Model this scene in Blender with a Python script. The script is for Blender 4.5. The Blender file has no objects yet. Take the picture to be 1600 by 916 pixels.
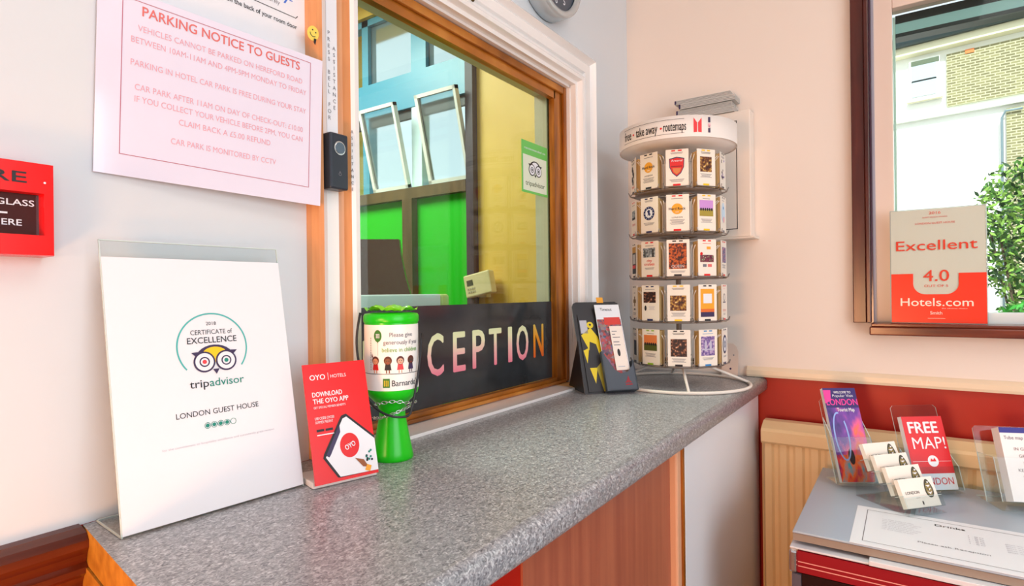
import bpy, bmesh, math, random
from mathutils import Matrix, Vector
random.seed(7)
PI = math.pi
SC = bpy.context.scene
COL = SC.collection

# ------------------------------------------------------------------ camera
CAM = (-1.7686, -0.75, 1.2984)
cd = bpy.data.cameras.new('camera'); cam = bpy.data.objects.new('camera', cd); COL.objects.link(cam)
cd.sensor_width = 36.0; cd.lens = 899.0 / 1600.0 * 36.0; cd.clip_start = 0.02; cd.clip_end = 200
cd.shift_y = 0.0005
cam.location = CAM
cam.rotation_euler = (Matrix.Rotation(0.6028 - PI / 2, 3, 'Z') @ Matrix.Rotation(PI / 2, 3, 'X') @ Matrix.Rotation(-0.0114, 3, 'Z')).to_euler()
SC.camera = cam
# ------------------------------------------------------------------ world, sun, lights, exposure
w = bpy.data.worlds.new('sky'); SC.world = w; w.use_nodes = True
nt = w.node_tree; bg = nt.nodes['Background']
sky = nt.nodes.new('ShaderNodeTexSky'); sky.sky_type = 'NISHITA'; sky.sun_disc = False
sky.sun_elevation = math.radians(48); sky.sun_rotation = math.radians(250); sky.altitude = 50; sky.dust_density = 3.0
mxs = nt.nodes.new('ShaderNodeMix'); mxs.data_type = 'RGBA'; mxs.inputs[0].default_value = .6; mxs.inputs[7].default_value = (5.0, 4.9, 4.8, 1)
nt.links.new(sky.outputs[0], mxs.inputs[6]); nt.links.new(mxs.outputs[2], bg.inputs[0]); bg.inputs[1].default_value = 0.30
def light(kind, name, loc, rot, energy, color, size=None, size_y=None):
    d = bpy.data.lights.new(name, kind); o = bpy.data.objects.new(name, d); COL.objects.link(o)
    o.location = loc; o.rotation_euler = rot; d.energy = energy; d.color = color
    if kind == 'AREA':
        d.shape = 'RECTANGLE'; d.size = size; d.size_y = size_y or size
    if kind == 'SUN': d.angle = math.radians(1.5)
    return o
light('SUN', 'sun', (0, 0, 8), (math.radians(8), math.radians(-48), 0), 5.0, (1.0, .97, .92))
# daylight coming through the glazed entrance on the right-hand side of the lobby
light('AREA', 'entrance_daylight', (-2.1, -3.12, 1.45), (math.radians(90), 0, 0), 40, (.82, .92, 1.0), 2.2, 2.0)
# unseen warm light at left, placed to tint the casing; main ceiling fitting
light('AREA', 'unseen_warm_light', (-3.5, -.32, 1.1), (0, math.radians(-90), 0), 24, (1.0, .50, .24), .35, .5)
light('AREA', 'ceiling_lamp', (-1.3, -1.5, 2.62), (0, 0, 0), 7.5, (1.0, .97, .94), .9, .9)
light('AREA', 'low_warm_fill', (-2.35, -.55, .75), (math.radians(75), 0, math.radians(-50)), 9, (1.0, .42, .14), .25, .25)  # added fill giving the lower wall warm bounce; no lamp stands here
light('AREA', 'office_ceiling_lamp', (-.9, 1.3, 2.62), (0, 0, 0), 55, (1.0, .97, .9), .8, .8)
vs = SC.view_settings
vs.view_transform = 'Standard'; vs.look = 'None'; vs.gamma = 1.0; vs.exposure = 0.06; vs.use_curve_mapping = False
try:
    SC.cycles.max_bounces = 10; SC.cycles.transparent_max_bounces = 24; SC.cycles.caustics_reflective = False; SC.cycles.caustics_refractive = False
except Exception: pass

# ------------------------------------------------------------------ materials
def srgb(c):
    return tuple((x / 255 / 12.92) if x / 255 <= .04045 else ((x / 255 + .055) / 1.055) ** 2.4 for x in c)
MATS = {}
def mat(name, c=(200, 200, 200), rough=.5, metal=0, spec=.5, bump=0, bscale=60, coat=0):
    if name in MATS: return MATS[name]
    m = bpy.data.materials.new(name); m.use_nodes = True; MATS[name] = m
    b = m.node_tree.nodes['Principled BSDF']
    b.inputs['Base Color'].default_value = (*srgb(c), 1); b.inputs['Roughness'].default_value = rough
    b.inputs['Metallic'].default_value = metal; b.inputs['Specular IOR Level'].default_value = spec
    if coat: b.inputs['Coat Weight'].default_value = coat
    if bump:
        n = m.node_tree.nodes; l = m.node_tree.links
        tc = n.new('ShaderNodeTexCoord'); t = n.new('ShaderNodeTexNoise'); t.inputs['Scale'].default_value = bscale; t.inputs['Detail'].default_value = 4
        bp = n.new('ShaderNodeBump'); bp.inputs['Strength'].default_value = bump; bp.inputs['Distance'].default_value = .004
        l.new(tc.outputs['Object'], t.inputs['Vector']); l.new(t.outputs['Fac'], bp.inputs['Height']); l.new(bp.outputs['Normal'], b.inputs['Normal'])
    return m
def ramp_mat(name, stops, kind='noise', scale=(10, 10, 10), rough=.5, detail=6, axis=None, bump=0, dist=0, spec=.5, ranges=None):
    """procedural colour from noise / voronoi / gradient along an object axis"""
    m = mat(name, (128, 128, 128), rough, spec=spec); nt = m.node_tree; n = nt.nodes; l = nt.links; b = n['Principled BSDF']
    tc = n.new('ShaderNodeTexCoord'); mp = n.new('ShaderNodeMapping'); l.new(tc.outputs['Object'], mp.inputs[0])
    mp.inputs['Scale'].default_value = scale
    if kind == 'noise':
        t = n.new('ShaderNodeTexNoise'); t.inputs['Scale'].default_value = 1; t.inputs['Detail'].default_value = detail; t.inputs['Distortion'].default_value = dist
        l.new(mp.outputs[0], t.inputs['Vector']); out = t.outputs['Fac']
    elif kind == 'voronoi':
        t = n.new('ShaderNodeTexVoronoi'); t.inputs['Scale'].default_value = 1; l.new(mp.outputs[0], t.inputs['Vector'])
        sp = n.new('ShaderNodeSeparateColor'); l.new(t.outputs['Color'], sp.inputs[0]); out = sp.outputs[0]
    elif kind == 'axis':
        sp = n.new('ShaderNodeSeparateXYZ'); l.new(tc.outputs['Object'], sp.inputs[0])
        mr = n.new('ShaderNodeMapRange'); mr.inputs[1].default_value, mr.inputs[2].default_value = ranges
        l.new(sp.outputs['XYZ'.index(axis)], mr.inputs[0]); out = mr.outputs[0]
    r = n.new('ShaderNodeValToRGB'); cr = r.color_ramp
    while len(cr.elements) < len(stops): cr.elements.new(.5)
    for e, (p, c) in zip(cr.elements, stops): e.position = p; e.color = (*srgb(c), 1)
    l.new(out, r.inputs[0]); l.new(r.outputs[0], b.inputs['Base Color'])
    if bump:
        bp = n.new('ShaderNodeBump'); bp.inputs['Strength'].default_value = bump; bp.inputs['Distance'].default_value = .002
        l.new(out, bp.inputs['Height']); l.new(bp.outputs[0], b.inputs['Normal'])
    return m
def clear(name, tint=(245, 250, 250), gloss=.04, rough=.02, f0=1.45):
    if name in MATS: return MATS[name]
    m = bpy.data.materials.new(name); m.use_nodes = True; MATS[name] = m
    n = m.node_tree.nodes; l = m.node_tree.links; n.clear()
    o = n.new('ShaderNodeOutputMaterial'); t = n.new('ShaderNodeBsdfTransparent'); g = n.new('ShaderNodeBsdfGlossy'); x = n.new('ShaderNodeMixShader'); fr = n.new('ShaderNodeLayerWeight')
    t.inputs[0].default_value = (*srgb(tint), 1); g.inputs['Roughness'].default_value = rough; fr.inputs['Blend'].default_value = .5
    pw = n.new('ShaderNodeMath'); pw.operation = 'POWER'; pw.inputs[1].default_value = 4.5; l.new(fr.outputs['Facing'], pw.inputs[0])
    ad = n.new('ShaderNodeMath'); ad.operation = 'MULTIPLY_ADD'; ad.inputs[1].default_value = 1 - gloss; ad.inputs[2].default_value = gloss; l.new(pw.outputs[0], ad.inputs[0])
    l.new(ad.outputs[0], x.inputs[0]); l.new(t.outputs[0], x.inputs[1]); l.new(g.outputs[0], x.inputs[2]); l.new(x.outputs[0], o.inputs[0])
    return m
def brick_mat(name):
    m = mat(name, (200, 190, 120), .9); n = m.node_tree.nodes; l = m.node_tree.links; b = n['Principled BSDF']
    tc = n.new('ShaderNodeTexCoord'); mp = n.new('ShaderNodeMapping'); mp.inputs['Rotation'].default_value = (math.radians(90), 0, 0)
    t = n.new('ShaderNodeTexBrick'); t.inputs['Scale'].default_value = 1; t.inputs['Brick Width'].default_value = .085; t.inputs['Row Height'].default_value = .03; t.inputs['Mortar Size'].default_value = .005
    t.inputs['Color1'].default_value = (*srgb((150, 146, 108)), 1); t.inputs['Color2'].default_value = (*srgb((120, 116, 86)), 1); t.inputs['Mortar'].default_value = (*srgb((190, 188, 158)), 1)
    l.new(tc.outputs['Object'], mp.inputs[0]); l.new(mp.outputs[0], t.inputs['Vector']); l.new(t.outputs['Color'], b.inputs['Base Color'])
    return m
WALL = mat('wall_paint', (222, 226, 230), .6, bump=.25, bscale=14)
WALLB = mat('wall_paint_warm_lit', (238, 226, 216), .6, bump=.15, bscale=14)  # wall paint with the warm light's peach put into its colour
RED = mat('red_wall_paint', (172, 20, 0), .45)
CREAM = mat('cream_gloss', (238, 218, 190), .35)
TRIM = mat('white_gloss', (244, 240, 238), .25, coat=.4)
PINE = ramp_mat('varnished_pine', [(.3, (120, 66, 12)), (.5, (176, 104, 30)), (.7, (206, 138, 58))], scale=(6, 60, 6), rough=.3, detail=4)
PINEV = ramp_mat('varnished_pine_upright', [(.3, (112, 58, 8)), (.5, (160, 90, 20)), (.7, (196, 122, 44))], scale=(60, 60, 5), rough=.3, detail=4)
MAHOG = ramp_mat('dark_mahogany', [(.3, (58, 20, 16)), (.6, (84, 32, 24)), (.8, (104, 46, 34))], scale=(30, 30, 4), rough=.25, detail=4)
MAHOGY = ramp_mat('dark_mahogany_long', [(.3, (70, 22, 10)), (.6, (112, 44, 20)), (.8, (140, 62, 28))], scale=(4, 4, 50), rough=.2, detail=4)
COUNTER = ramp_mat('grey_laminate', [(.26, (84, 86, 92)), (.42, (140, 142, 147)), (.54, (168, 170, 174)), (.70, (216, 218, 220))], scale=(210, 260, 230), rough=.30, detail=10, dist=1.2)
OCHRE = ramp_mat('ochre_side_panel', [(.3, (158, 104, 24)), (.7, (196, 140, 48))], scale=(60, 60, 60), rough=.5)
SALMON = ramp_mat('terracotta_wood_panel', [(.35, (160, 88, 66)), (.65, (178, 104, 76))], scale=(60, 60, 2), rough=.35)
PANELW = mat('white_laminate', (232, 232, 236), .25)
POST = mat('pinkish_wood', (222, 168, 132), .4)
WHITE = mat('white_paper', (236, 238, 244), .5)
LAM = mat('laminated_paper', (232, 228, 246), .12, coat=.6)
BLACK = mat('black_ink', (28, 26, 32), .5)
GREYI = mat('grey_ink', (120, 118, 126), .5)
LGREY = mat('pale_grey_ink', (196, 194, 204), .5)
PINKI = mat('faded_pink_ink', (232, 168, 180), .4)
REDI = mat('faded_red_ink', (226, 110, 104), .4)
DARKP = mat('black_plastic', (22, 24, 30), .35)
NAVYP = mat('blue_black_plastic', (38, 48, 62), .3)
CHROME = mat('chrome', (220, 222, 226), .15, metal=1)
STEEL = mat('brushed_steel', (170, 168, 166), .35, metal=1)
ACR = clear('clear_acrylic', (247, 250, 250), .02)
ACRE = mat('acrylic_edge', (206, 222, 220), .2)
GLASS = clear('hatch_glass', (234, 246, 240), .03, .0)
WGLASS = clear('window_glass', (246, 252, 250), .01)
GREEN = mat('bright_green_wall', (0, 190, 4), .6)
YELLOW = ramp_mat('yellow_wall_paint', [(.3, (222, 176, 70)), (.7, (236, 194, 92))], scale=(3, 3, 3), rough=.5)
BROWN = ramp_mat('brown_timber', [(.3, (76, 56, 36)), (.7, (110, 84, 56))], scale=(20, 20, 4), rough=.5)
TEAL = mat('pale_blue_frame', (84, 150, 180), .35)
PURPD = mat('dark_plum_timber', (54, 38, 56), .5)
CARPET = mat('brown_carpet', (112, 98, 88), .95)
CEIL = mat('ceiling_paint', (240, 238, 234), .8)
ORANGE = mat('orange_ink', (242, 168, 40), .4)
TEALI = mat('teal_ink', (78, 184, 180), .4)
TEALD = mat('dark_teal_ink', (22, 138, 120), .4)
PURI = mat('dark_purple_ink', (58, 44, 84), .4)
YEL = mat('yellow_ink', (250, 204, 20), .4)
REDV = mat('vivid_red', (228, 20, 24), .3)
KRAFT = mat('card_stock', (246, 236, 222), .55)
EDGE = ramp_mat('card_edges', [(.35, (196, 158, 96)), (.65, (236, 212, 160))], scale=(300, 300, 3), rough=.7)
GLOSSRED = mat('fire_red_plastic', (235, 6, 6), .2)

# ------------------------------------------------------------------ mesh builder
class MB:
    def __init__(s): s.v = []; s.f = []; s.mi = []; s.sm = []; s.mats = []; s.M = Matrix(); s.fn = None
    def slot(s, m):
        if m not in s.mats: s.mats.append(m)
        return s.mats.index(m)
    def add(s, vs, fs, m, smooth=False):
        o = len(s.v); k = s.slot(m)
        for p in vs:
            p = s.M @ Vector(p)
            if s.fn: p = Vector(s.fn(p))
            s.v.append(tuple(p))
        for f in fs: s.f.append([i + o for i in f]); s.mi.append(k); s.sm.append(smooth)
        return s
    def addbm(s, bm, m, smooth=False):
        bm.verts.ensure_lookup_table(); bm.verts.index_update()
        s.add([v.co[:] for v in bm.verts], [[v.index for v in f.verts] for f in bm.faces], m, smooth); bm.free(); return s
    def box(s, x0, y0, z0, x1, y1, z1, m, bev=0, seg=2):
        x0, x1 = sorted((x0, x1)); y0, y1 = sorted((y0, y1)); z0, z1 = sorted((z0, z1))
        if not bev:
            V = [(x, y, z) for x in (x0, x1) for y in (y0, y1) for z in (z0, z1)]
            return s.add(V, [(0, 1, 3, 2), (4, 6, 7, 5), (0, 4, 5, 1), (2, 3, 7, 6), (0, 2, 6, 4), (1, 5, 7, 3)], m)
        bm = bmesh.new(); bmesh.ops.create_cube(bm, size=1)
        for v in bm.verts: v.co = Vector(((x0 + x1) / 2 + v.co.x * (x1 - x0), (y0 + y1) / 2 + v.co.y * (y1 - y0), (z0 + z1) / 2 + v.co.z * (z1 - z0)))
        bmesh.ops.bevel(bm, geom=bm.edges[:], offset=bev, segments=seg, affect='EDGES', profile=.5)
        return s.addbm(bm, m)
    def prism(s, pts, z0, z1, m, side=None):
        """polygon pts (x,y) extruded from z0 to z1"""
        n = len(pts); a = sum(pts[i][0] * pts[(i + 1) % n][1] - pts[(i + 1) % n][0] * pts[i][1] for i in range(n))
        if a < 0: pts = pts[::-1]
        V = [(x, y, z0) for x, y in pts] + [(x, y, z1) for x, y in pts]
        s.add(V, [list(range(n))[::-1], [n + i for i in range(n)]], m)
        s.add(V, [(i, (i + 1) % n, n + (i + 1) % n, n + i) for i in range(n)], side or m); return s
    def poly(s, pts, m, z=0): # flat polygon in local xy
        n = len(pts); a = sum(pts[i][0] * pts[(i + 1) % n][1] - pts[(i + 1) % n][0] * pts[i][1] for i in range(n))
        if a < 0: pts = pts[::-1]
        return s.add([(x, y, z) for x, y in pts], [list(range(n))], m)
    def rect(s, x0, y0, x1, y1, m, z=0, n=1):
        for i in range(n):
            a = x0 + (x1 - x0) * i / n; b = x0 + (x1 - x0) * (i + 1) / n
            s.add([(a, y0, z), (b, y0, z), (b, y1, z), (a, y1, z)], [(0, 1, 2, 3)], m)
        return s
    def disc(s, cx, cy, r, m, z=0, n=32, ry=None): return s.poly([(cx + r * math.cos(2 * PI * i / n), cy + (ry or r) * math.sin(2 * PI * i / n)) for i in range(n)], m, z)
    def ring(s, cx, cy, r0, r1, m, z=0, n=48, a0=0, a1=360):
        V = []; 
        for i in range(n + 1):
            a = math.radians(a0 + (a1 - a0) * i / n)
            V += [(cx + r0 * math.cos(a), cy + r0 * math.sin(a), z), (cx + r1 * math.cos(a), cy + r1 * math.sin(a), z)]
        return s.add(V, [(2 * i, 2 * i + 1, 2 * i + 3, 2 * i + 2) for i in range(n)], m)
    def frame(s, x0, y0, x1, y1, t, m, z=0, n=1):
        s.rect(x0, y0, x1, y0 + t, m, z, n); s.rect(x0, y1 - t, x1, y1, m, z, n); s.rect(x0, y0, x0 + t, y1, m, z); s.rect(x1 - t, y0, x1, y1, m, z); return s
    def lathe(s, prof, m, n=48, smooth=True, a0=0, a1=2 * PI, cx=0, cy=0):
        full = abs(a1 - a0 - 2 * PI) < 1e-6; k = n if full else n + 1; V = []
        for i in range(k):
            a = a0 + (a1 - a0) * i / n
            V += [(cx + r * math.cos(a), cy + r * math.sin(a), z) for r, z in prof]
        p = len(prof); F = []
        for i in range(n):
            j = (i + 1) % k
            for q in range(p - 1): F.append((i * p + q, j * p + q, j * p + q + 1, i * p + q + 1))
        return s.add(V, F, m, smooth)
    def tube(s, pts, r, m, n=8, closed=False):
        P = [Vector(p) for p in pts]; N = len(P); V = []; F = []; up = None
        for i in range(N):
            t = (P[(i + 1) % N] - P[i - 1]) if closed else (P[min(i + 1, N - 1)] - P[max(i - 1, 0)])
            t.normalize()
            if up is None: up = t.orthogonal().normalized()
            up = (up - t * up.dot(t)); up = up.normalized() if up.length > 1e-6 else t.orthogonal().normalized()
            b = t.cross(up)
            V += [tuple(P[i] + r * (math.cos(2 * PI * k / n) * up + math.sin(2 * PI * k / n) * b)) for k in range(n)]
        for i in range(N if closed else N - 1):
            j = (i + 1) % N
            F += [(i * n + k, i * n + (k + 1) % n, j * n + (k + 1) % n, j * n + k) for k in range(n)]
        if not closed: F += [list(range(n))[::-1], [(N - 1) * n + k for k in range(n)]]
        return s.add(V, F, m, True)
    def ext(s, prof, p0, p1, m, d0=0, d1=0):
        """profile [(out,up)] swept along world x from p0 to p1; out = -y.  d0/d1: mitre dx per out/up handled by caller"""
        n = len(prof)
        V = [(p0, -o, u) for o, u in prof] + [(p1, -o, u) for o, u in prof]
        return s.add(V, [(i, n + i, n + (i + 1) % n, (i + 1) % n) for i in range(n)] + [list(range(n)), [n + i for i in range(n)][::-1]], m)
    def text(s, st, x, y, h, m, align='c', z=0, w=None, bold=0, sp=1.0, rot=0):
        V, F, wd = glyphs(st, 0, sp); k = h / .69; d = bold * h * .55
        kx = k if w is None else (w / wd if wd else k)
        W = wd * kx; ox = {'l': 0, 'c': -W / 2, 'r': -W}[align]
        c, sn = math.cos(rot), math.sin(rot)
        for q, (sx, sy) in enumerate(((0, 0),) if not bold else ((-d, 0), (d, 0), (0, -d * .7), (0, d * .7))):
            pts = [((vx * kx + ox) + sx, vy * k + sy) for vx, vy in V]
            s.add([(x + a * c - b * sn, y + a * sn + b * c, z + q * .00004) for a, b in pts], F, m)
        return s
    def build(s, name, parent=None, loc=None, rot=None):
        me = bpy.data.meshes.new(name); me.from_pydata(s.v, [], s.f)
        for m in s.mats: me.materials.append(m)
        me.polygons.foreach_set('material_index', s.mi); me.polygons.foreach_set('use_smooth', s.sm); me.update()
        o = bpy.data.objects.new(name, me); COL.objects.link(o)
        if parent: o.parent = parent
        if loc: o.location = loc
        if rot: o.rotation_euler = rot
        return o
_G = {}
def glyphs(st, bold=0, sp=1.0):
    k = (st, bold, sp)
    if k in _G: return _G[k]
    c = bpy.data.curves.new('t', 'FONT'); c.body = st; c.size = 1; c.offset = bold; c.space_character = sp; c.resolution_u = 3; c.fill_mode = 'FRONT'
    o = bpy.data.objects.new('t', c); COL.objects.link(o)
    dg = bpy.context.evaluated_depsgraph_get(); me = o.evaluated_get(dg).to_mesh()
    V = [(v.co.x, v.co.y) for v in me.vertices]; F = [list(p.vertices) for p in me.polygons]
    # face orientation up
    if me.polygons and me.polygons[0].normal.z < 0: F = [f[::-1] for f in F]
    x0 = min([v[0] for v in V] or [0]); x1 = max([v[0] for v in V] or [0])
    V = [(a - x0, b) for a, b in V]
    o.to_mesh_clear(); bpy.data.objects.remove(o); bpy.data.curves.remove(c)
    _G[k] = (V, F, x1 - x0); return _G[k]
def tag(o, label, cat, group=None, kind=None):
    if label: o['label'] = label
    if cat: o['category'] = cat
    if group: o['group'] = group
    if kind: o['kind'] = kind
    return o
def thing(name, label, cat, loc=(0, 0, 0), rz=0, group=None, kind=None):
    o = bpy.data.objects.new(name, None); o.empty_display_size = .05; COL.objects.link(o); o.location = loc; o.rotation_euler = (0, 0, rz)
    return tag(o, label, cat, group, kind)
def struct(name, mb, parent=None):
    o = mb.build(name, parent)
    if not parent: o['kind'] = 'structure'
    return o
def lean(deg, org=(0, 0, 0)):
    """sheet frame: u -> x, v -> up leaning back (+y), normal -> -y"""
    a = math.radians(deg); s_, c = math.sin(a), math.cos(a)
    return Matrix(((1, 0, 0, org[0]), (0, s_, -c, org[1]), (0, c, s_, org[2]), (0, 0, 0, 1)))
def wallA(y=0): return Matrix(((1, 0, 0, 0), (0, 0, -1, y), (0, 1, 0, 0), (0, 0, 0, 1)))       # u=x, v=z, n=-y
def wallB(x=0): return Matrix(((0, 0, -1, x), (-1, 0, 0, 0), (0, 1, 0, 0), (0, 0, 0, 1)))       # u=-y, v=z, n=-x

# ================================================================== THE ROOM
CT = 1.05                       # counter top height
# hatch opening in wall A
HX0, HX1, HZ0, HZ1 = -1.136, -.388, 1.056, 1.861
m = MB()
m.box(-3.8, 0, CT, HX0, .08, 2.7, WALL); m.box(HX1, 0, CT, 0, .08, 2.7, WALL); m.box(HX0, 0, HZ1, HX1, .08, 2.7, WALL)
m.box(-3.8, 0, 0, 0, .08, CT, RED)
struct('wall_left', m)
# wall B with lobby window and office window
WY0, WY1, WZ0, WZ1 = -.672, -2.0, 1.20, 2.2          # lobby window opening
OY0, OY1, OZ0, OZ1 = .66, 1.45, 1.745, 2.55          # office window opening
m = MB(); T = .22
def wb(y0, y1, z0, z1, mt): m.box(0, y0, z0, T, y1, z1, mt)
wb(0, WY0, 1.05, 2.7, WALLB); wb(WY0, WY1, 1.05, WZ0, WALLB); wb(WY0, WY1, WZ1, 2.7, WALLB); wb(WY1, -3.2, 1.05, 2.7, WALLB)
wb(0, -3.2, 0, 1.05, RED)
struct('wall_right', m)
m = MB()
wb(.0, OY0, 0, 2.7, YELLOW); wb(OY0, 2.7, 0, OZ0, GREEN); wb(OY0, OY1, OZ1, 2.7, YELLOW); wb(OY1, 2.7, OZ0, 2.7, YELLOW)
struct('wall_office_right', m)
struct('wall_office_back', MB().box(-3.8, 2.7, 0, T, 2.8, 2.7, YELLOW))
struct('wall_back', MB().box(-3.9, -3.2, 0, -3.8, 2.7, 2.7, WALL))
m = MB(); m.box(-3.8, -3.3, 0, -3.3, -3.2, 2.7, WALL); m.box(-.9, -3.3, 0, T, -3.2, 2.7, WALL); m.box(-3.3, -3.3, 2.5, -.9, -3.2, 2.7, WALL); m.box(-3.3, -3.3, 0, -.9, -3.2, .4, WALL)
struct('wall_entrance', m)
struct('floor', MB().box(-3.9, -3.3, -.05, T, 2.8, 0, CARPET))
struct('ceiling', MB().box(-3.9, -3.3, 2.7, T, 2.8, 2.75, CEIL))
# entrance glazing frame
m = MB()
for x in (-3.28, -2.5, -1.7, -.92): m.box(x - .03, -3.28, .4, x + .03, -3.22, 2.5, TRIM)
for z in (.43, 2.47): m.box(-3.3, -3.28, z - .03, -.9, -3.22, z + .03, TRIM)
struct('window_3', m)
# corner line of wall A/B: thin cable trunk
# dado rail on wall B
m = MB(); m.M = Matrix.Rotation(-PI / 2, 4, 'Z')     # local x -> -y, local -y(out) -> -x
m.ext([(0, 1.0515), (.012, 1.0515), (.014, 1.058), (.014, 1.070), (.008, 1.0765), (.005, 1.0795), (0, 1.0795)], .363, 3.19, CREAM)
struct('trim_right', m)
# mahogany dado rail on wall A, left of the counter
m = MB()
m.ext([(0, .985), (.010, .985), (.012, .992), (.018, 1.0), (.026, 1.006), (.026, 1.012), (.020, 1.016), (.024, 1.026), (.030, 1.034), (.030, 1.042), (.022, 1.0475), (.010, 1.051), (0, 1.052)], -3.79, -1.5205, MAHOGY)
struct('trim_left', m)

# ---- hatch casing (architrave), mitred
prof = [(.000, .016), (.010, .016), (.014, .029), (.022, .030), (.028, .026), (.036, .016), (.046, .011), (.049, .018), (.073, .018), (.078, .013), (.083, .020), (.089, .029), (.095, .024), (.100, .012), (.100, 0)]   # (distance from opening, projection)
m = MB()
def arch(path_fn):
    V = []; n = len(prof)
    for k in range(4):
        V += [path_fn(k, d, o) for d, o in prof]
    F = [(k * n + i, (k + 1) * n + i, (k + 1) * n + i + 1, k * n + i + 1) for k in range(3) for i in range(n - 1)]
    return V, F
def pf(k, d, o):
    if k == 0: return (HX0 - d * .9, -o, CT + .001)
    if k == 1: return (HX0 - d * .9, -o, HZ1 + d)
    if k == 2: return (HX1 + d * 1.12, -o, HZ1 + d)
    return (HX1 + d * 1.12, -o, CT + .001)
WARM_TRIM = ramp_mat('warm_lit_trim', [(.3, (206, 140, 88)), (.7, (224, 162, 108))], scale=(60, 60, 5), rough=.35)  # white moulding; warm light put into the colour of the left upright's facets
V, F = arch(pf); nf = len(prof) - 1
warm_facets = [i for i in range(nf) if .026 < (prof[i][0] + prof[i + 1][0]) / 2 < .049 or (prof[i][0] + prof[i + 1][0]) / 2 > .076]
m.add(V, [f for i, f in enumerate(F) if not (i < nf and i in warm_facets)], TRIM)
m.add(V, [F[i] for i in warm_facets], WARM_TRIM)
m.add([pf(k, 0, .016) for k in range(4)] + [pf(k, 0, 0) for k in range(4)], [(0, 4, 5, 1), (1, 5, 6, 2), (2, 6, 7, 3)], TRIM)
struct('trim_1', m)
# ---- hatch window frame: lining, varnished pine, glass
hw = thing('window_1', None, None, kind='structure')
m = MB()   # white lining, lobby side
m.box(HX0 - .004, .001, HZ0, HX0 + .004, .018, HZ1, TRIM); m.box(HX1 - .003, .001, HZ0, HX1 + .003, .018, HZ1, TRIM); m.box(HX0, .001, HZ1 - .006, HX1, .018, HZ1 + .003, TRIM)
m.build('window_lining', hw)
m = MB(); PW = .052
for (a, b, mt, x0, x1) in ((0, 0, PINEV, HX1 - PW - .006, HX1 - .004), (0, 0, PINEV, HX0 + .004, HX0 + .022)):
    m.box(x0, .018, HZ0 + .004, x1, .034, HZ1 - .006, mt)
m.box(HX1 - PW + .034, .010, HZ0 + .004, HX1 - .004, .018, HZ1 - .006, PINEV, .002)      # rounded bead
m.box(HX0 + .022, .018, HZ1 - .046, HX1 - PW, .034, HZ1 - .006, PINE)
m.box(HX0 + .04, .010, HZ1 - .026, HX1 - .02, .018, HZ1 - .008, PINE, .002)
m.box(HX0 + .022, .018, HZ0 + .004, HX1 - PW, .034, HZ0 + .018, PINE)
m.box(HX0 + .04, .010, HZ0 + .002, HX1 - .02, .018, HZ0 + .010, PINE, .002)
m.build('window_frame', hw)
m = MB(); m.box(HX1 - PW - .006, .042, HZ0, HX1, .0795, HZ1, CREAM); m.box(HX0, .042, HZ1 - .03, HX1, .0795, HZ1, CREAM); m.box(HX0, .042, HZ0, HX0 + .03, .0795, HZ1, CREAM)
m.build('window_reveal', hw)
MB().box(HX0 + .01, .036, HZ0 + .006, HX1 - .01, .040, HZ1 - .008, GLASS).build('glass_pane', hw)
# sill board with flaking white paint, bare pine at its right end
m = MB(); m.prism([(-1.225, -.048), (-.47, -.048), (-.46, .016), (-1.13, .016), (-1.13, -.03), (-1.225, -.034)], CT + .0005, CT + .0065, TRIM)
m.prism([(-.47, -.048), (-.395, -.030), (-.395, .016), (-.46, .016)], CT + .0005, CT + .0062, mat('bare_pine', (226, 180, 116), .5))
struct('trim_2', m)

# ================================================================== COUNTER
t = thing('reception_counter', 'long grey speckled laminate worktop under the reception hatch, rounded front edge', 'counter', (0, 0, 0))
m = MB(); FY = .416; TH = .038; pr = [(.0015, CT - TH), (FY - .006, CT - TH)]
for i in range(9):
    a = -PI / 2 + i * PI / 2 / 4 if i < 4 else None
pr = [(.0015, CT - TH), (FY - .010, CT - TH)] + [(FY - .010 + .010 * math.cos(a), CT - TH + .010 + .010 * math.sin(a)) for a in [-PI / 2 + PI / 2 * i / 4 for i in range(1, 5)]] + [(FY - .014 + .014 * math.cos(a), CT - .014 + .014 * math.sin(a)) for a in [PI / 2 * i / 5 for i in range(0, 6)]] + [(.0015, CT)]
n = len(pr); V = [(-1.517 - .14 * o, -o, u) for o, u in pr] + [(-.0015, -o, u) for o, u in pr]
m.add(V, [(i, n + i, n + (i + 1) % n, (i + 1) % n) for i in range(n)] + [[n + i for i in range(n)][::-1]], COUNTER)
m.add(V[:n], [list(range(n))], OCHRE)
for i in range(n - 1):
    if 1 <= i < n - 2: m.sm[i] = True
m.build('worktop', t)
BT = CT - TH - .001
t = thing('counter_base', 'counter base of red, terracotta and white panels below the grey worktop', 'counter base', (0, 0, 0))
m = MB(); m.prism([(-1.5195, -.0015), (-1.560, -.30), (-1.545, -.302), (-1.505, -.0015)], 0.0, BT, OCHRE); o = m.build('side_panel', t); o['label'] = 'ochre left side panel'
o = MB().box(-1.54, -.375, 0, -1.213, -.36, BT, RED).build('front_panel', t); o['label'] = 'red front panel'
o = MB().box(-1.2125, -.378, 0, -.7125, -.362, BT, SALMON).build('front_panel', t); o['label'] = 'terracotta front panel'
o = MB().box(-.712, -.392, 0, -.681, -.362, BT, POST, .004).box(-.692, -.396, 0, -.681, -.39, BT, PINEV).build('corner_post', t); o['label'] = 'pinkish wooden post'
o = MB().box(-.679, -.396, .05, -.024, -.378, BT - .004, PANELW, .0015).build('front_panel', t); o['label'] = 'white front panel'
o = MB().box(-.022, -.392, 0, -.003, -.30, BT, POST).build('end_strip', t)
m = MB(); pts = [(-1.524, -.06, 1.045), (-1.529, -.07, 1.03), (-1.536, -.05, 1.0), (-1.539, -.02, .99)]
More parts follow.
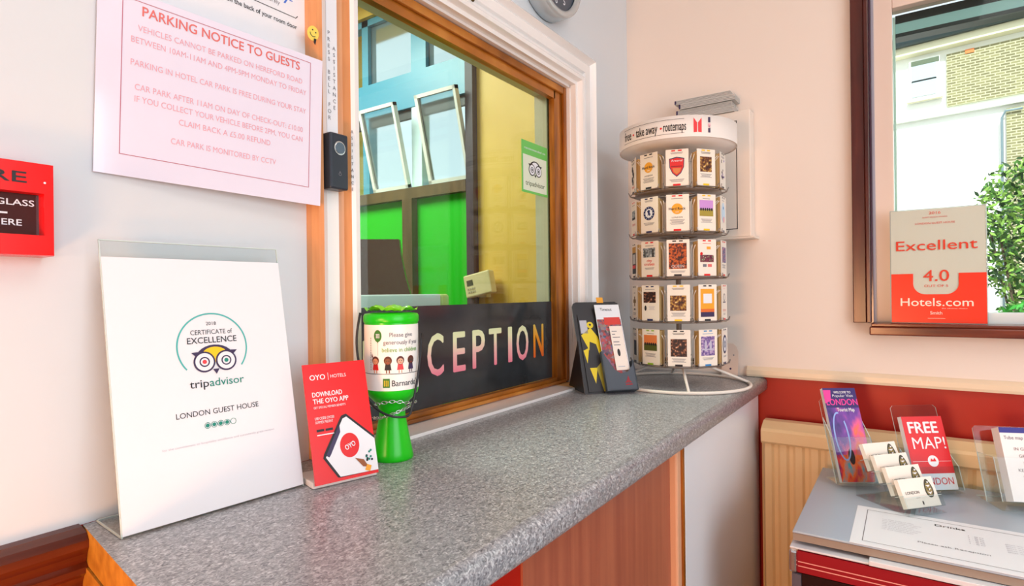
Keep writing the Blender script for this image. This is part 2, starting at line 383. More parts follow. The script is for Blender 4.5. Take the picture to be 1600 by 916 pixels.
m.tube([(-1.5485, -.155, 1.008), (-1.5452, -.13, 1.004), (-1.538, -.075, .995), (-1.533, -.03, .982), (-1.531, -.015, .97)], .0022, DARKP)
m.tube([(-1.5485, -.155, 1.008), (-1.5505, -.165, .98), (-1.5525, -.178, .94), (-1.556, -.2, .86), (-1.562, -.235, .6), (-1.562, -.235, .02)], .0022, DARKP)
tag(m.build('cable'), 'thin black cable pinned down the ochre side of the counter', 'cable')

# ================================================================== WALL A NOTICES
m = MB(); m.M = wallA(-.0012)
ux0, ux1, uz0, uz1 = -1.46, -1.222, 1.62, 1.83
m.prism([(ux0, uz0), (ux1, uz0), (ux1, uz1), (ux0, uz1)], -.0008, 0, WHITE)
m.text('Please hang this notice back on the back of your room door', -1.240, 1.6965, .0065, BLACK, 'r', .0003, w=.205, bold=.03)
m.rect(-1.44, 1.7125, -1.243, 1.7135, BLACK, .0003); m.poly([(-1.243, 1.7125), (-1.239, 1.717), (-1.238, 1.7165), (-1.242, 1.7118)], BLACK, .0003)
m.text('Sincerely', -1.268, 1.722, .006, GREYI, 'r', .0003); m.rect(-1.252, 1.735, -1.247, 1.7365, mat('blue_ink', (70, 120, 220)), .0003); m.poly([(-1.262, 1.728), (-1.259, 1.728), (-1.254, 1.737), (-1.257, 1.737)], mat('blue_ink'), .0003)
tag(m.build('wall_notice'), 'white paper notice with bold black line, pinned behind the parking notice', 'notice')
m = MB(); m.M = wallA(-.0300) @ Matrix.Translation((-1.2330, 1.6860, 0)) @ Matrix.Rotation(math.radians(-25), 4, 'Z')
m.prism([(.0095 * math.cos(a), .0115 * math.sin(a)) for a in [i * PI / 12 for i in range(24)]], -.0002, .0004, mat('smiley_yellow', (246, 218, 96)))
m.disc(-.003, .004, .0012, BLACK, .0007, 10); m.disc(.003, .004, .0012, BLACK, .0007, 10); m.ring(0, 0, .0045, .0056, BLACK, .0007, 12, 200, 340)
m.poly([(.004, -.006), (.008, -.004), (.010, -.014), (.006, -.012)], BLACK, .0008)
tag(m.build('smiley_sticker'), 'small round yellow smiley sticker at the edge of the white notice', 'sticker')
m = MB(); m.M = Matrix.Translation((-1.5045, -.0034, 1.4400)) @ Matrix.Rotation(math.radians(-5.6), 4, 'Z') @ wallA() @ Matrix.Rotation(math.radians(-1.7), 4, 'Z')
W, H = .281, .2175
m.prism([(0, 0), (W, 0), (W, H), (0, H)], 0, .0010, LAM)
m.frame(.024, .0245, W - .0190, H - .009, .0009, mat('notice_border', (190, 110, 130), .4), .0013)
cx = .1445
m.text('PARKING NOTICE TO GUESTS', cx, .192, .0115, REDI, 'c', .0014, w=.200, bold=.03)
lines = [('VEHICLES CANNOT BE PARKED ON HEREFORD ROAD', .173, .222), ('BETWEEN 10AM-11AM AND 4PM-5PM MONDAY TO FRIDAY', .158, .236), ('PARKING IN HOTEL CAR PARK IS FREE DURING YOUR STAY', .131, .236),
         ('CAR PARK AFTER 11AM ON DAY OF CHECK-OUT: £10.00', .103, .226), ('IF YOU COLLECT YOUR VEHICLE BEFORE 2PM, YOU CAN', .089, .226), ('CLAIM BACK A £5.00 REFUND', .073, .124), ('CAR PARK IS MONITORED BY CCTV', .048, .142)]
for st, y, wd in lines: m.text(st, cx, y, .0072, PINKI, 'c', .0014, w=wd * .94)
tag(m.build('parking_notice'), 'laminated parking notice to guests in faded red letters above the acrylic certificate', 'notice')

# fire call point
t = thing('fire_call_point', 'red fire alarm break-glass box on the white wall, cut by the left edge', 'alarm', (-1.596, -.001, 1.388))
m = MB(); m.M = wallA()
# front with recess
o_, i_ = .0465, .038
fr = [(-.0465, -.0465), (.0465, -.0465), (.0465, .0465), (-.0465, .0465)]; ins = [(-.038, -.026), (.038, -.026), (.038, .016), (-.038, .016)]
V = [(x, y, 0) for x, y in fr] + [(x, y, .030) for x, y in fr] + [(x * .985, y * .985, .034) for x, y in fr] + [(x, y, .034) for x, y in ins] + [(x * .97, y * .97, .022) for x, y in ins]
F = [(3, 2, 1, 0)]
for k in (0, 4): F += [(k + i, k + (i + 1) % 4, k + 4 + (i + 1) % 4, k + 4 + i) for i in range(4)]
F += [(8 + i, 8 + (i + 1) % 4, 12 + (i + 1) % 4, 12 + i) for i in range(4)] + [(12 + i, 12 + (i + 1) % 4, 16 + (i + 1) % 4, 16 + i) for i in range(4)]
m.add(V, F, GLOSSRED)
m.text('FIRE', 0, .025, .0105, BLACK, 'c', .0344, w=.048, bold=.03); m.disc(.0385, .027, .0011, WHITE, .0345, 10)
m.build('housing', t)
m = MB(); m.M = wallA()
m.box(-.036, -.0255, .020, .038, .0155, .0225, mat('break_glass', (66, 26, 26), .08))
m.text('BREAK GLASS', 0, .0035, .006, WHITE, 'c', .0229, w=.066, bold=.04); m.text('PRESS HERE', -.003, -.0165, .006, WHITE, 'c', .0229, w=.052, bold=.04)
m.poly([(-.004, -.0045), (.001, -.002), (.001, -.0037), (.012, -.0037), (.012, -.0055), (.001, -.0055), (.001, -.007)], WHITE, .0229)
m.build('break_panel', t)

# vertical lettering on the casing
m = MB(); m.M = wallA(-.0184)
m.prism([(-1.2012, 1.55), (-1.1810, 1.55), (-1.1810, 1.80), (-1.2012, 1.80)], 0, .0006, mat('label_strip', (238, 240, 246), .3))
def column(st, x, z0, z1, h):
    n_ = len(st)
    for i, ch in enumerate(st):
        if ch != ' ': m.text(ch, x, z0 + (z1 - z0) * i / (n_ - 1) - h / 2, h, GREYI, 'c', .0009, bold=.01)
column('PRESS BELL FOR', -1.1965, 1.7035, 1.5725, .0058); column('ASSISTANCE', -1.187, 1.682, 1.590, .0058)
tag(m.build('bell_label'), 'white vertical strip lettered PRESS BELL FOR ASSISTANCE above the black bell', 'label')
m = MB(); m.M = wallA(-.0280); column('ASSISTANCE', -1.1615, 1.557, 1.466, .0048)
tag(m.build('bell_label'), 'column of tiny letters on the casing right beside the black bell', 'label')
# door bell
t = thing('door_bell', 'black push-button door bell on the hatch casing', 'door bell', (-1.196, -.0196, 1.4595))
MB().box(-.017, -.022, 0, .0165, 0, .085, NAVYP, .003, 3).build('body', t)
m = MB(); m.M = wallA(-.0221) @ Matrix.Translation((0, .0625, 0))
m.ring(0, 0, .0085, .0105, CHROME, .0005, 32); m.disc(0, 0, .0086, mat('bell_button', (96, 116, 134), .25, metal=.4), .0012, 32)
m.add([(.0086 * math.cos(i * PI / 16), .0086 * math.sin(i * PI / 16), z) for z in (0, .0012) for i in range(32)], [(i, (i + 1) % 32, 32 + (i + 1) % 32, 32 + i) for i in range(32)], CHROME)
m.build('button', t)
m = MB(); m.M = wallA(-.0222); m.ring(0, .023, .0018, .0026, GREYI, .0002, 16); m.poly([(-.0018, .0250), (0, .0280), (.0018, .0250), (0, .0262)], GREYI, .0002); m.build('bell_symbol', t)

# ================================================================== RECEPTION SIGN on the hatch glass
t = thing('reception_sign', 'dark grey RECEPTION panel fixed across the foot of the hatch glass', 'sign', (0, .0355, 0))
PX0, PX1, PZ0, PZ1 = -1.12, HX1 - PW - .006, HZ0 + .0185, 1.2762
MB().box(PX0, -.0022, PZ0, PX1, 0, PZ1, ramp_mat('dark_grey_gloss', [(.4, (44, 46, 48)), (.6, (52, 56, 60))], scale=(8, 8, 8), rough=.12)).build('panel', t)
GRAD = ramp_mat('cream_to_pink_vinyl', [(0, (240, 130, 150)), (.45, (244, 190, 180)), (.75, (240, 236, 190)), (1, (226, 232, 180))], 'axis', axis='Z', ranges=(0, .085), rough=.4)
GRADO = ramp_mat('yellow_to_orange_vinyl', [(0, (226, 92, 30)), (.6, (240, 156, 30)), (1, (222, 190, 90))], 'axis', axis='Z', ranges=(0, .085), rough=.4)
lx = [-1.065, -.985, -.9045, -.8305, -.7635, -.7015, -.6420, -.5885, -.514]; lw = [.05, .038, .046, .038, .042, .046, .014, .050, .046]
for ch, x, wd in zip('RECEPTION', lx, lw):
    m = MB(); m.M = wallA(); m.text(ch, 0, 0, .083, GRADO if (ch == 'N') else GRAD, 'c', 0, w=wd, bold=.035); 
    m.build('letter', t, (x, -.0030, 1.136))
# travel-review sticker
t_ = MB(); t_.M = wallA(.0355)
LG = mat('sticker_green', (110, 200, 96), .4)
sx0, sx1, sz0, sz1 = -.5797, -.4555, 1.5515, 1.682
t_.prism([(sx0, sz0), (sx1, sz0), (sx1, sz1), (sx0, sz1)], 0, .0006, LG)
t_.rect(sx0 + .006, sz0 + .006, sx1 - .006, sz1 - .035, mat('sticker_white', (226, 236, 214), .4), .0009)
def owl(mb, cx, cy, r, z, col=True):
    for sx in (-1, 1):
        x = cx + sx * r * 1.02
        mb.disc(x, cy, r, PURI if col else BLACK, z, 28); mb.disc(x, cy, r * .84, WHITE, z + .0002, 28); mb.ring(x, cy, r * .36, r * .48, PURI if col else BLACK, z + .0004, 20)
        mb.disc(x, cy, r * .2, (mat('owl_red', (226, 60, 70)) if sx < 0 else TEALD) if col else BLACK, z + .0004, 14)
        mb.poly([(cx + sx * r * 1.1, cy + r * 1.0), (cx + sx * r * 2.15, cy + r * .95), (cx + sx * r * 1.75, cy + r * .55), (cx + sx * r * 1.5, cy + r * .8)], PURI if col else BLACK, z + .0001)
    P = [(cx + r * 1.75 * math.cos(a), cy + r * .35 + r * 1.25 * math.sin(a)) for a in [math.radians(20 + 14 * i) for i in range(11)]]
    mb.poly(P, PURI if col else BLACK, z - .0003)
    P = [(cx + r * 1.35 * math.cos(a), cy + r * .3 + r * 1.1 * math.sin(a)) for a in [math.radians(25 + 13 * i) for i in range(11)]] + [(cx, cy - r * .1)]
    mb.poly(P, YEL if col else WHITE, z - .00015)
    mb.poly([(cx - r * .3, cy - r * .75), (cx + r * .3, cy - r * .75), (cx, cy - r * 1.25)], PURI if col else BLACK, z + .0001)
mx = (sx0 + sx1) / 2
owl(t_, mx, 1.612, .015, .0014, False)
t_.text('tripadvisor', mx, 1.571, .0125, mat('sticker_ink', (60, 84, 44)), 'c', .0012, w=.092)
t_.text('recommended on', mx, 1.661, .006, WHITE, 'c', .0012, w=.1)
tag(t_.build('window_sticker'), 'green and white owl sticker on the right side of the hatch glass', 'sticker')

# ================================================================== ACRYLIC CERTIFICATE
t = thing('certificate_holder', 'large clear acrylic stand holding a white certificate of excellence', 'sign holder', (-1.5117, -.0846, CT + .001), math.radians(-3.9))
L = lean(11); W, H = .2065, .318
m = MB(); m.M = L
m.box(0, 0, -.0022, W, H, -.0006, ACR)
for a in ((0, 0, .0012, H), (W - .0012, 0, W, H), (0, H - .0012, W, H)): m.box(a[0], a[1], -.0022, a[2], a[3], -.0005, ACRE)
m.M = Matrix(); m.box(0, .0, 0, W, .078, .0018, ACR); m.box(0, 0, 0, .0012, .078, .002, ACRE); m.box(0, .076, 0, W, .078, .002, ACRE)
m.build('acrylic_stand', t)
m = MB(); m.M = L; CH = .298
m.box(.001, .002, 0, W - .001, CH, .0008, WHITE)
cx, cy = .109, .1905; z = .0012; R = .0415
m.ring(cx, cy, R - .0018, R, TEALI, z, 60, -38, 218)
m.text('2018', cx, cy + .0265, .0042, BLACK, 'c', z); m.text('CERTIFICATE of', cx, cy + .0155, .0056, BLACK, 'c', z, w=.049); m.text('EXCELLENCE', cx, cy + .0050, .0072, BLACK, 'c', z, w=.058, bold=.01)
owl(m, cx + .001, cy - .0175, .0125, z + .0004)
m.text('trip', cx - .0305, cy - .047, .0092, BLACK, 'l', z, w=.0215, bold=.008); m.text('advisor', cx - .008, cy - .047, .0092, TEALD, 'l', z, w=.041, bold=.008)
m.text('LONDON GUEST HOUSE', cx, cy - .0795, .0062, BLACK, 'c', z, w=.096)
for i in range(5):
    x = cx - .018 + i * .0075 + .003
    m.ring(x, cy - .092, .0030, .0036, TEALD, z, 20)
    if i < 4: m.disc(x, cy - .092, .0022, TEALD, z, 16)
m.text('for the commitment to hospitality excellence and consistently great reviews', cx, cy - .112, .0024, LGREY, 'c', z, w=.13)
m.build('certificate_sheet', t)

# ================================================================== RED APP SIGN
t = thing('red_app_sign', 'small red app advertising stand between the certificate and the green can', 'sign', (-1.3095, -.1275, CT), math.radians(-15.1))
W, H = .0875, .152
L = lean(15.5, (0, 0, .010))
m = MB(); m.M = Matrix(); m.box(-.001, .006, .0005, W + .001, .062, .0085, mat('white_foamboard', (236, 230, 226), .6), .001)
m.build('base', t)
m = MB(); m.M = L; m.box(0, -.004, -.003, W, H, 0, REDV); z = .0004
m.text('OYO', .0075, H - .0215, .0068, WHITE, 'l', z, w=.021, bold=.05); m.rect(.0325, H - .023, .033, H - .013, WHITE, z); m.text('HOTELS', .036, H - .0205, .0045, WHITE, 'l', z, w=.022)
m.text('DOWNLOAD', .0085, H - .044, .0062, WHITE, 'l', z, w=.041, bold=.05); m.text('THE OYO APP', .0085, H - .053, .0062, WHITE, 'l', z, w=.049, bold=.05); m.text('GET SPECIAL MEMBER BENEFITS', .0085, H - .0595, .0028, WHITE, 'l', z, w=.044)
m.text('USE CODE OYO50', .0085, H - .074, .0034, WHITE, 'l', z, w=.026, bold=.02); m.text('SUMMER PRESENT', .0085, H - .079, .0034, WHITE, 'l', z, w=.024)
for i in range(2): m.rect(.009 + i * .012, H - .0895, .019 + i * .012, H - .0865, BLACK, z)
m.rect(.009, H - .0945, .032, H - .0932, WHITE, z)
ph = [(.030, .001), (.0135, .028), (.0150, .033), (.044, .079), (.051, .081), (W, .046), (W, .0), (.033, -.0)]
m.poly(ph, BLACK, z)
m.poly([(.0335, .001), (.0170, .0285), (.0455, .075), (.051, .077), (W, .042), (W, .0)], WHITE, z + .0003)
m.poly([(.0175, .031), (.0215, .028), (.024, .031), (.040, .058), (.040, .066), (.0385, .066)], PURI, z + .0006)
m.disc(.051, .039, .0135, REDV, z + .0006, 32, .0160); m.text('OYO', .0525, .0355, .0065, WHITE, 'c', z + .0009, w=.015, bold=.05, rot=.35)
m.poly([(.056, .021), (.066, .008), (.074, .006), (.068, .017)], mat('hand_brown', (150, 84, 40)), z + .0009); m.poly([(.068, .003), (.075, .0), (.078, .007), (.072, .01)], ORANGE, z + .001)
for i in range(9): m.disc(.072 + random.random() * .012, .014 + random.random() * .014, .0016, (TEALD, BLACK)[i % 2], z + .0009, 8)
m.build('sign_board', t)

# ================================================================== COLLECTION CAN
t = thing('collection_can', 'bright green charity collection can chained beside the hatch', 'collection can', (-1.150, -.1, CT))
CG = mat('green_plastic', (22, 205, 12), .28); R = .0405
m = MB(); m.lathe([(0, 0), (.0300, 0), (.0312, .003), (.0295, .012), (.0225, .050), (.0195, .066), (.0195, .074), (.0235, .084), (.0330, .094), (.0385, .100), (.0400, .106), (.0398, .205), (.0398, .212)], CG, 56)
m.build('body', t)
m = MB(); m.lathe([(.0405, .207), (.0415, .209), (.0415, .217), (.0395, .220), (.030, .2215), (0, .2215)], CG, 56); m.build('lid', t)
# crumpled tape over the slot
m = MB(); m.M = Matrix.Translation((0, 0, .2225)); N = 18; V = []
for i in range(N):
    for j in range(N):
        a = (i / (N - 1) - .5) * 2; b = (j / (N - 1) - .5) * 2
        V.append((a * .034, b * .034 * math.sqrt(max(0, 1 - a * a * .55)), .0012 + .0085 * abs(math.sin(3.1 * a + 1) * math.cos(2.3 * b)) + .002 * math.sin(9 * a + 4 * b) ** 2))
m.add(V, [(i * N + j, (i + 1) * N + j, (i + 1) * N + j + 1, i * N + j + 1) for i in range(N - 1) for j in range(N - 1)], mat('lime_tape', (150, 240, 60), .2), True)
m.build('crumpled_tape', t)
# label: wrapped print; u = arc length, u=0 faces the camera
FA = math.atan2(-.75 + .1, -1.7686 + 1.150)      # direction can -> camera
m = MB(); rl = .0403
def wrap(p): a = FA + p[0] / rl; r_ = rl + p[2]; return (r_ * math.cos(a), r_ * math.sin(a), p[1])
m.fn = wrap
m.rect(-.085, .108, .085, .2045, mat('can_label', (250, 246, 240), .35), 0, 60)
z = .0004
m.rect(-.085, .1325, .085, .1333, BLACK, z, 60)
m.text('Please give', -.003, .187, .0062, GREYI, 'l', z, w=.036, bold=.01); m.text('generously if you', -.012, .176, .0062, GREYI, 'l', z, w=.056, bold=.01); m.text('believe in children', -.014, .165, .0062, mat('label_green', (120, 176, 70)), 'l', z, w=.058, bold=.01)
BG = mat('barn_green', (36, 120, 30)); SK = (mat('skin_a', (224, 150, 110)), mat('skin_b', (140, 84, 50)), mat('skin_c', (216, 170, 140)), mat('skin_d', (90, 60, 50)))
m.rect(-.013, .113, -.003, .1262, BG, z, 2)
for k_ in range(3): m.rect(-.0113 + k_ * .0026, .115, -.0103 + k_ * .0026, .1235, YEL, z + .0003)
m.text("Barnardo's", .0, .1150, .0085, BLACK, 'l', z, w=.046, bold=.01)
m.disc(-.0205, .1885, .0062, BG, z, 24, .0088); m.poly([(-.022, .181), (-.019, .181), (-.0205, .1775)], BG, z); m.rect(-.0207, .160, -.0203, .178, GREYI, z)
m.rect(-.0235, .1855, -.0175, .1915, WHITE, z + .0003); 
for k_ in range(3): m.rect(-.023 + k_ * .0019, .186, -.0222 + k_ * .0019, .191, BG, z + .0006)
for k_, x in enumerate((-.0245, -.0055, .0125, .030)):
    body = (REDV, BLACK, REDV, PURI)[k_]
    m.poly([(x - .0035, .148), (x + .0035, .148), (x + .005, .1385), (x - .005, .1385)], body, z)
    m.disc(x, .1525, .0058, mat('hair_brown', (96, 40, 26)), z + .0002, 20, .0062); m.disc(x, .1512, .0044, SK[k_], z + .0004, 20)
    for sx in (-1, 1): m.disc(x + sx * .0016, .152, .0006, BLACK, z + .0006, 8); m.rect(x + sx * .002 - .0008, .134, x + sx * .002 + .0008, .1386, SK[k_], z)
    m.rect(x - .0012, .1492, x + .0012, .1497, REDV, z + .0006)
    if k_ == 0: m.poly([(x - .007, .158), (x - .004, .156), (x - .006, .163)], mat('hair_brown'), z + .0001)
for i in range(14): m.rect(-.0335, .138 + i * .0035, -.0325, .1405 + i * .0035, GREYI, z)
m.build('label', t)
# chain round the waist (a thing of its own)
m = MB(); NL = 30
for q in range(2):
    for i in range(NL // 2 + 3):
        a = FA + (i / 9 - 1) * 1.35; rr_ = (.0285 if q else .0375); zz = (.072 + .008 * math.sin((a - FA) * 1.2)) if q else (.089 + .003 * math.cos(3 * (a - FA)))
        c = Vector((rr_ * math.cos(a), rr_ * math.sin(a), zz)); tt = Vector((-math.sin(a), math.cos(a), .25 if q else 0)).normalized()
        sd = Vector((0, 0, 1)) if i % 2 else Vector((math.cos(a), math.sin(a), 0)); pts = []
        for k_ in range(12):
            b = 2 * PI * k_ / 12; pts.append(c + tt * .0042 * math.cos(b) + sd * .0021 * math.sin(b))
        m.tube(pts, .0006, CHROME, 5, True)
tag(m.build('chain', None, (-1.150, -.1, CT)), 'thin silver chain looped round the waist of the green can', 'chain')
m = MB(); P = []
for i in range(40):
    s_ = i / 39
    a = FA - 1.50 + 2.9 * max(0, (s_ - .25) / .75) if s_ > .25 else FA - 1.50
    if s_ <= .25: P.append((math.cos(a) * (.0455 + .006 * math.sin(s_ * 4 * PI)), math.sin(a) * (.0455 + .006 * math.sin(s_ * 4 * PI)), .222 - .09 * (s_ / .25)))
    else:
        q = (s_ - .25) / .75; zz = .132 - .062 * math.sin(q * PI * .78) ** .8 + (.10 * max(0, q - .72) / .28); P.append((math.cos(a) * .0455, math.sin(a) * .0455, zz))
m.tube(P, .0018, DARKP, 8)
tag(m.build('black_cord', None, (-1.150, -.1, CT)), 'black cord hanging in a loop from the lid round the green can', 'cord')

# ================================================================== DARK LEAFLET HOLDER
t = thing('leaflet_holder', 'black cardboard leaflet stand beside the hatch and the map spinner', 'leaflet holder', (-.517, -.101, CT + .001), math.radians(-41))
BK = mat('black_card', (40, 38, 42), .45); GK = mat('slate_card', (72, 80, 92), .4)
L = lean(22); W, H = .132, .24
m = MB(); m.M = L
P = [(0, 0), (W, 0), (W, H - .012), (W - .004, H - .004), (W - .012, H), (.012, H), (.004, H - .004), (0, H - .012)]
m.prism(P, -.003, 0, BK, mat('card_grey_edge', (150, 146, 150), .6)); m.build('back_panel', t)
m = MB(); m.add([(.0, .045, .13), (.0, .006, .001), (.0, .115, .001), (.003, .045, .13), (.003, .006, .001), (.003, .115, .001)], [(0, 1, 2), (5, 4, 3), (0, 2, 5, 3), (1, 0, 3, 4), (2, 1, 4, 5)], BK); m.build('strut', t)
m = MB(); m.M = L
m.prism([(.052, 0), (W, 0), (W, .075), (.125, .060), (.110, .045), (.092, .042), (.078, .052), (.060, .085), (.052, .10)], .022, .024, GK)
m.box(.050, 0, .012, .053, .10, .024, GK); m.box(W - .003, 0, 0, W, .075, .024, GK); m.box(.052, 0, 0, W, .003, .024, GK)
m.poly([(.098, .018), (.118, .018), (.113, .023), (.110, .036), (.104, .023)], mat('maroon_ink', (150, 30, 44)), .0243); m.rect(.1, .012, .118, .0155, mat('maroon_ink'), .0243)
m.build('front_pocket', t)
def leaflet(name, label, W, H, u0, v0, n0, dec, base=WHITE, group=None, rotd=0, L=L, t=t, cat='leaflet', th=.0015):
    o = None
    mb = MB(); mb.M = Matrix.Translation(t.location) @ Matrix.Rotation(t.rotation_euler.z, 4, 'Z') @ L @ Matrix.Translation((u0, v0, n0)) @ Matrix.Rotation(math.radians(rotd), 4, 'Z')
    mb.box(0, 0, 0, W, H, th, base); mb.M = mb.M @ Matrix.Translation((0, 0, th)); dec(mb)
    # recentre at the leaflet's own foot
    c = Vector(mb.v[0]); mb.v = [tuple(Vector(p) - c) for p in mb.v]
    return tag(mb.build(name, None, tuple(c)), label, cat, group)
YS = mat('yellow_print', (236, 208, 20), .35)
def dec(mb):
    mb.rect(.003, .150, .022, .185, LGREY, .0003)
    mb.poly([(.012, .06), (.032, .06), (.022, .02)], YS, .0003); mb.poly([(.002, .145), (.030, .165), (.040, .120), (.022, .128), (.018, .105)], YS, .0003)
    mb.poly([(.002, .105), (.018, .112), (.008, .072)], YS, .0003); mb.poly([(.030, .165), (.046, .14), (.060, .08), (.044, .09)], YS, .0004); mb.disc(.030, .172, .009, YS, .0004, 16); mb.disc(.030, .173, .003, BLACK, .0007, 10)
    mb.poly([(.030, .06), (.046, .075), (.058, .03), (.048, -.0), (.040, .0)], mat('olive_print', (176, 164, 60)), .0003)
leaflet('leaflet', 'black leaflet with yellow zigzag shapes in the dark leaflet stand', .062, .200, .010, .004, .0015, dec, BK)
pm = ramp_mat('mosaic_print', [(0, (60, 80, 110)), (.25, (196, 60, 50)), (.45, (110, 110, 150)), (.6, (150, 130, 120)), (.75, (40, 50, 66)), (1, (210, 90, 70))], 'voronoi', scale=(150, 150, 150), rough=.35)
def dec(mb):
    mb.rect(.001, .0, .066, .165, pm, .0003); mb.rect(.020, .150, .064, .170, mat('coral_print', (214, 60, 50)), .0005); mb.text('Timeout', .030, .188, .008, BLACK, 'c', .0004, w=.032)
leaflet('leaflet', 'tall leaflet with blue and red mosaic print in front of the black zigzag one', .068, .205, .056, .022, .012, dec, WHITE)
def dec(mb):
    for i, (y, a) in enumerate(((.10, .014), (.092, .008), (.084, .02), (.072, .016), (.064, .018))): mb.rect(.004, y, .004 + a, y + .002, GREYI, .0003)
    mb.disc(.014, .045, .004, BLACK, .0003, 12, .010); mb.rect(.006, .008, .024, .010, LGREY, .0003)
leaflet('leaflet', 'narrow cream leaflet lying foremost in the dark leaflet stand', .034, .115, .086, .052, .0155, dec, mat('cream_paper', (244, 232, 222), .5))
m = MB(); m.M = L; m.box(.070, H - .003, .001, .088, H + .012, .002, ORANGE); m.build('yellow_tab', t)

# ================================================================== MAP SPINNER
C0 = (-.235, -.240)
SP = thing('map_spinner', 'tall white rotating rack of pocket route maps on the counter corner', 'display rack', (C0[0], C0[1], CT))
AZ = math.atan2(-.75 - C0[1], -1.7686 - C0[0])          # towards the camera
CW = mat('white_coated_wire', (240, 232, 222), .3); TRAY = mat('smoky_tray', (132, 118, 108), .3); GW = mat('grey_wire', (150, 140, 134), .35, metal=.6)
def circ(r, z, n=64, cx=0, cy=0): return [(cx + r * math.cos(2 * PI * i / n), cy + r * math.sin(2 * PI * i / n), z) for i in range(n)]
MB().tube(circ(.178, .0045), .0042, CW, 8, True).build('base_ring', SP)
for k_ in range(4):
    a = AZ + .12 + k_ * PI / 2
    MB().tube([(.178 * math.cos(a), .178 * math.sin(a), .006), (.06 * math.cos(a), .06 * math.sin(a), .055), (.008 * math.cos(a), .008 * math.sin(a), .062)], .0035, CW).build('base_leg', SP)
m = MB(); m.lathe([(.012, .05), (.012, .09), (.007, .095), (.007, .63)], GW, 16); m.build('pole', SP)
HZ = .626
m = MB(); m.lathe([(.152, HZ), (.152, HZ + .053), (.1505, HZ + .053), (.1505, HZ), (.152, HZ)], mat('header_white', (246, 238, 232), .35), 72)
m.lathe([(.012, HZ + .004), (.151, HZ + .001), (.151, HZ + .0025), (.012, HZ + .006)], mat('header_white'), 48)
rh = .1522
def wrapH(p): a = AZ + p[0] / rh; r_ = rh + p[2]; return (r_ * math.cos(a), r_ * math.sin(a), p[1])
m.fn = wrapH
m.rect(-.16, HZ + .044, .018, HZ + .0448, BLACK, .0003, 30); m.rect(-.16, HZ + .0095, .018, HZ + .0103, BLACK, .0003, 30)
m.text('free', -.142, HZ + .0165, .0225, BLACK, 'c', .0003, w=.030, bold=.02); m.disc(-.1185, HZ + .0255, .0028, REDV, .0003, 8)
m.text('take away', -.078, HZ + .0165, .0225, BLACK, 'c', .0003, w=.062, bold=.02); m.disc(-.038, HZ + .0255, .0028, REDV, .0003, 8)
m.text('routemaps', -.005, HZ + .0165, .0225, BLACK, 'c', .0003, w=.054, bold=.02)
x = .040; b = HZ + .010
m.poly([(x, b), (x + .0085, b + .001), (x + .0085, b + .024), (x, b + .036)], REDV, .0004); m.poly([(x + .011, b + .001), (x + .020, b), (x + .020, b + .036), (x + .011, b + .024)], REDV, .0004)
m.text('MAPS', .083, b + .004, .004, PURI, 'l', .0004, rot=PI / 2); m.rect(.077, b, .083, b + .011, PURI, .0004); m.rect(.077, b + .014, .083, b + .022, PINKI, .0004); m.rect(.077, b + .025, .083, b + .038, PURI, .0004)
m.build('header_band', SP)
# tiers
ZT = [.604 - .113 * k_ for k_ in range(5)]     # card tops, above counter
CHt = .091; CWd = .053; RF = .118
pocket_proto = []
for ti, zt in enumerate(ZT):
    tier = MB().lathe([(.050, zt - CHt - .006), (.112, zt - CHt - .006), (.112, zt - CHt - .002), (.050, zt - CHt - .002), (.050, zt - CHt - .006)], TRAY, 40).lathe([(.007, zt - CHt - .006), (.014, zt - CHt - .006), (.014, zt - CHt + .004), (.007, zt - CHt + .004)], GW, 16)
    for k_ in range(5): a = AZ + k_ * 2 * PI / 5; tier.tube([(.01 * math.cos(a), .01 * math.sin(a), zt - CHt - .004), (.055 * math.cos(a), .055 * math.sin(a), zt - CHt - .004)], .002, GW, 6)
    tier = tier.build('tier', SP)
    for k_ in range(10):
        a = AZ + math.radians(36 * k_)
        if not pocket_proto:
            m = MB()
            for sy in (-1, 1):
                y = sy * .0305
                m.tube([(.085, y, 0), (.116, y, 0), (.1225, y, .004), (.1245, y + sy * .004, .012)], .0011, GW, 6)
                m.tube([(.105, y, 0), (.105, y, .07), (.118, y + sy * .004, .082)], .0009, CW, 6)
            m.tube([(.1215, -.0305, .003), (.1215, .0305, .003)], .0011, GW, 6)
            pk = m.build('pocket', tier, (0, 0, zt - CHt - .0045), (0, 0, a)); pocket_proto.append(pk)
        else:
            pk = pocket_proto[0].copy(); COL.objects.link(pk); pk.parent = tier; pk.location = (0, 0, zt - CHt - .0045); pk.rotation_euler = (0, 0, a)

# card prints
PHOTO = {}
def photo(name, stops, sc=160): return ramp_mat('photo_' + name, stops, 'noise', scale=(sc, sc, sc), rough=.4, detail=3)
ph_gold = photo('gold', [(.35, (40, 18, 12)), (.5, (110, 54, 24)), (.62, (196, 150, 60)), (.75, (240, 230, 180))])
ph_dark = photo('dark', [(.4, (22, 16, 18)), (.55, (74, 36, 28)), (.66, (196, 130, 90)), (.75, (240, 220, 200))])
ph_fire = photo('fire', [(.35, (26, 16, 16)), (.48, (110, 36, 14)), (.58, (216, 96, 26)), (.72, (90, 66, 34))])
ph_grey = photo('grey', [(.35, (50, 58, 66)), (.5, (140, 150, 156)), (.65, (206, 212, 214))])
ph_purp = photo('purple', [(.35, (70, 50, 110)), (.5, (130, 104, 170)), (.65, (216, 190, 210))])
ph_crowd = photo('crowd', [(.35, (60, 20, 50)), (.5, (140, 40, 70)), (.6, (60, 110, 60)), (.7, (230, 200, 190))], 260)
ph_blue = photo('blue', [(.35, (36, 50, 96)), (.5, (90, 110, 160)), (.62, (190, 60, 70)), (.7, (220, 226, 240))], 220)
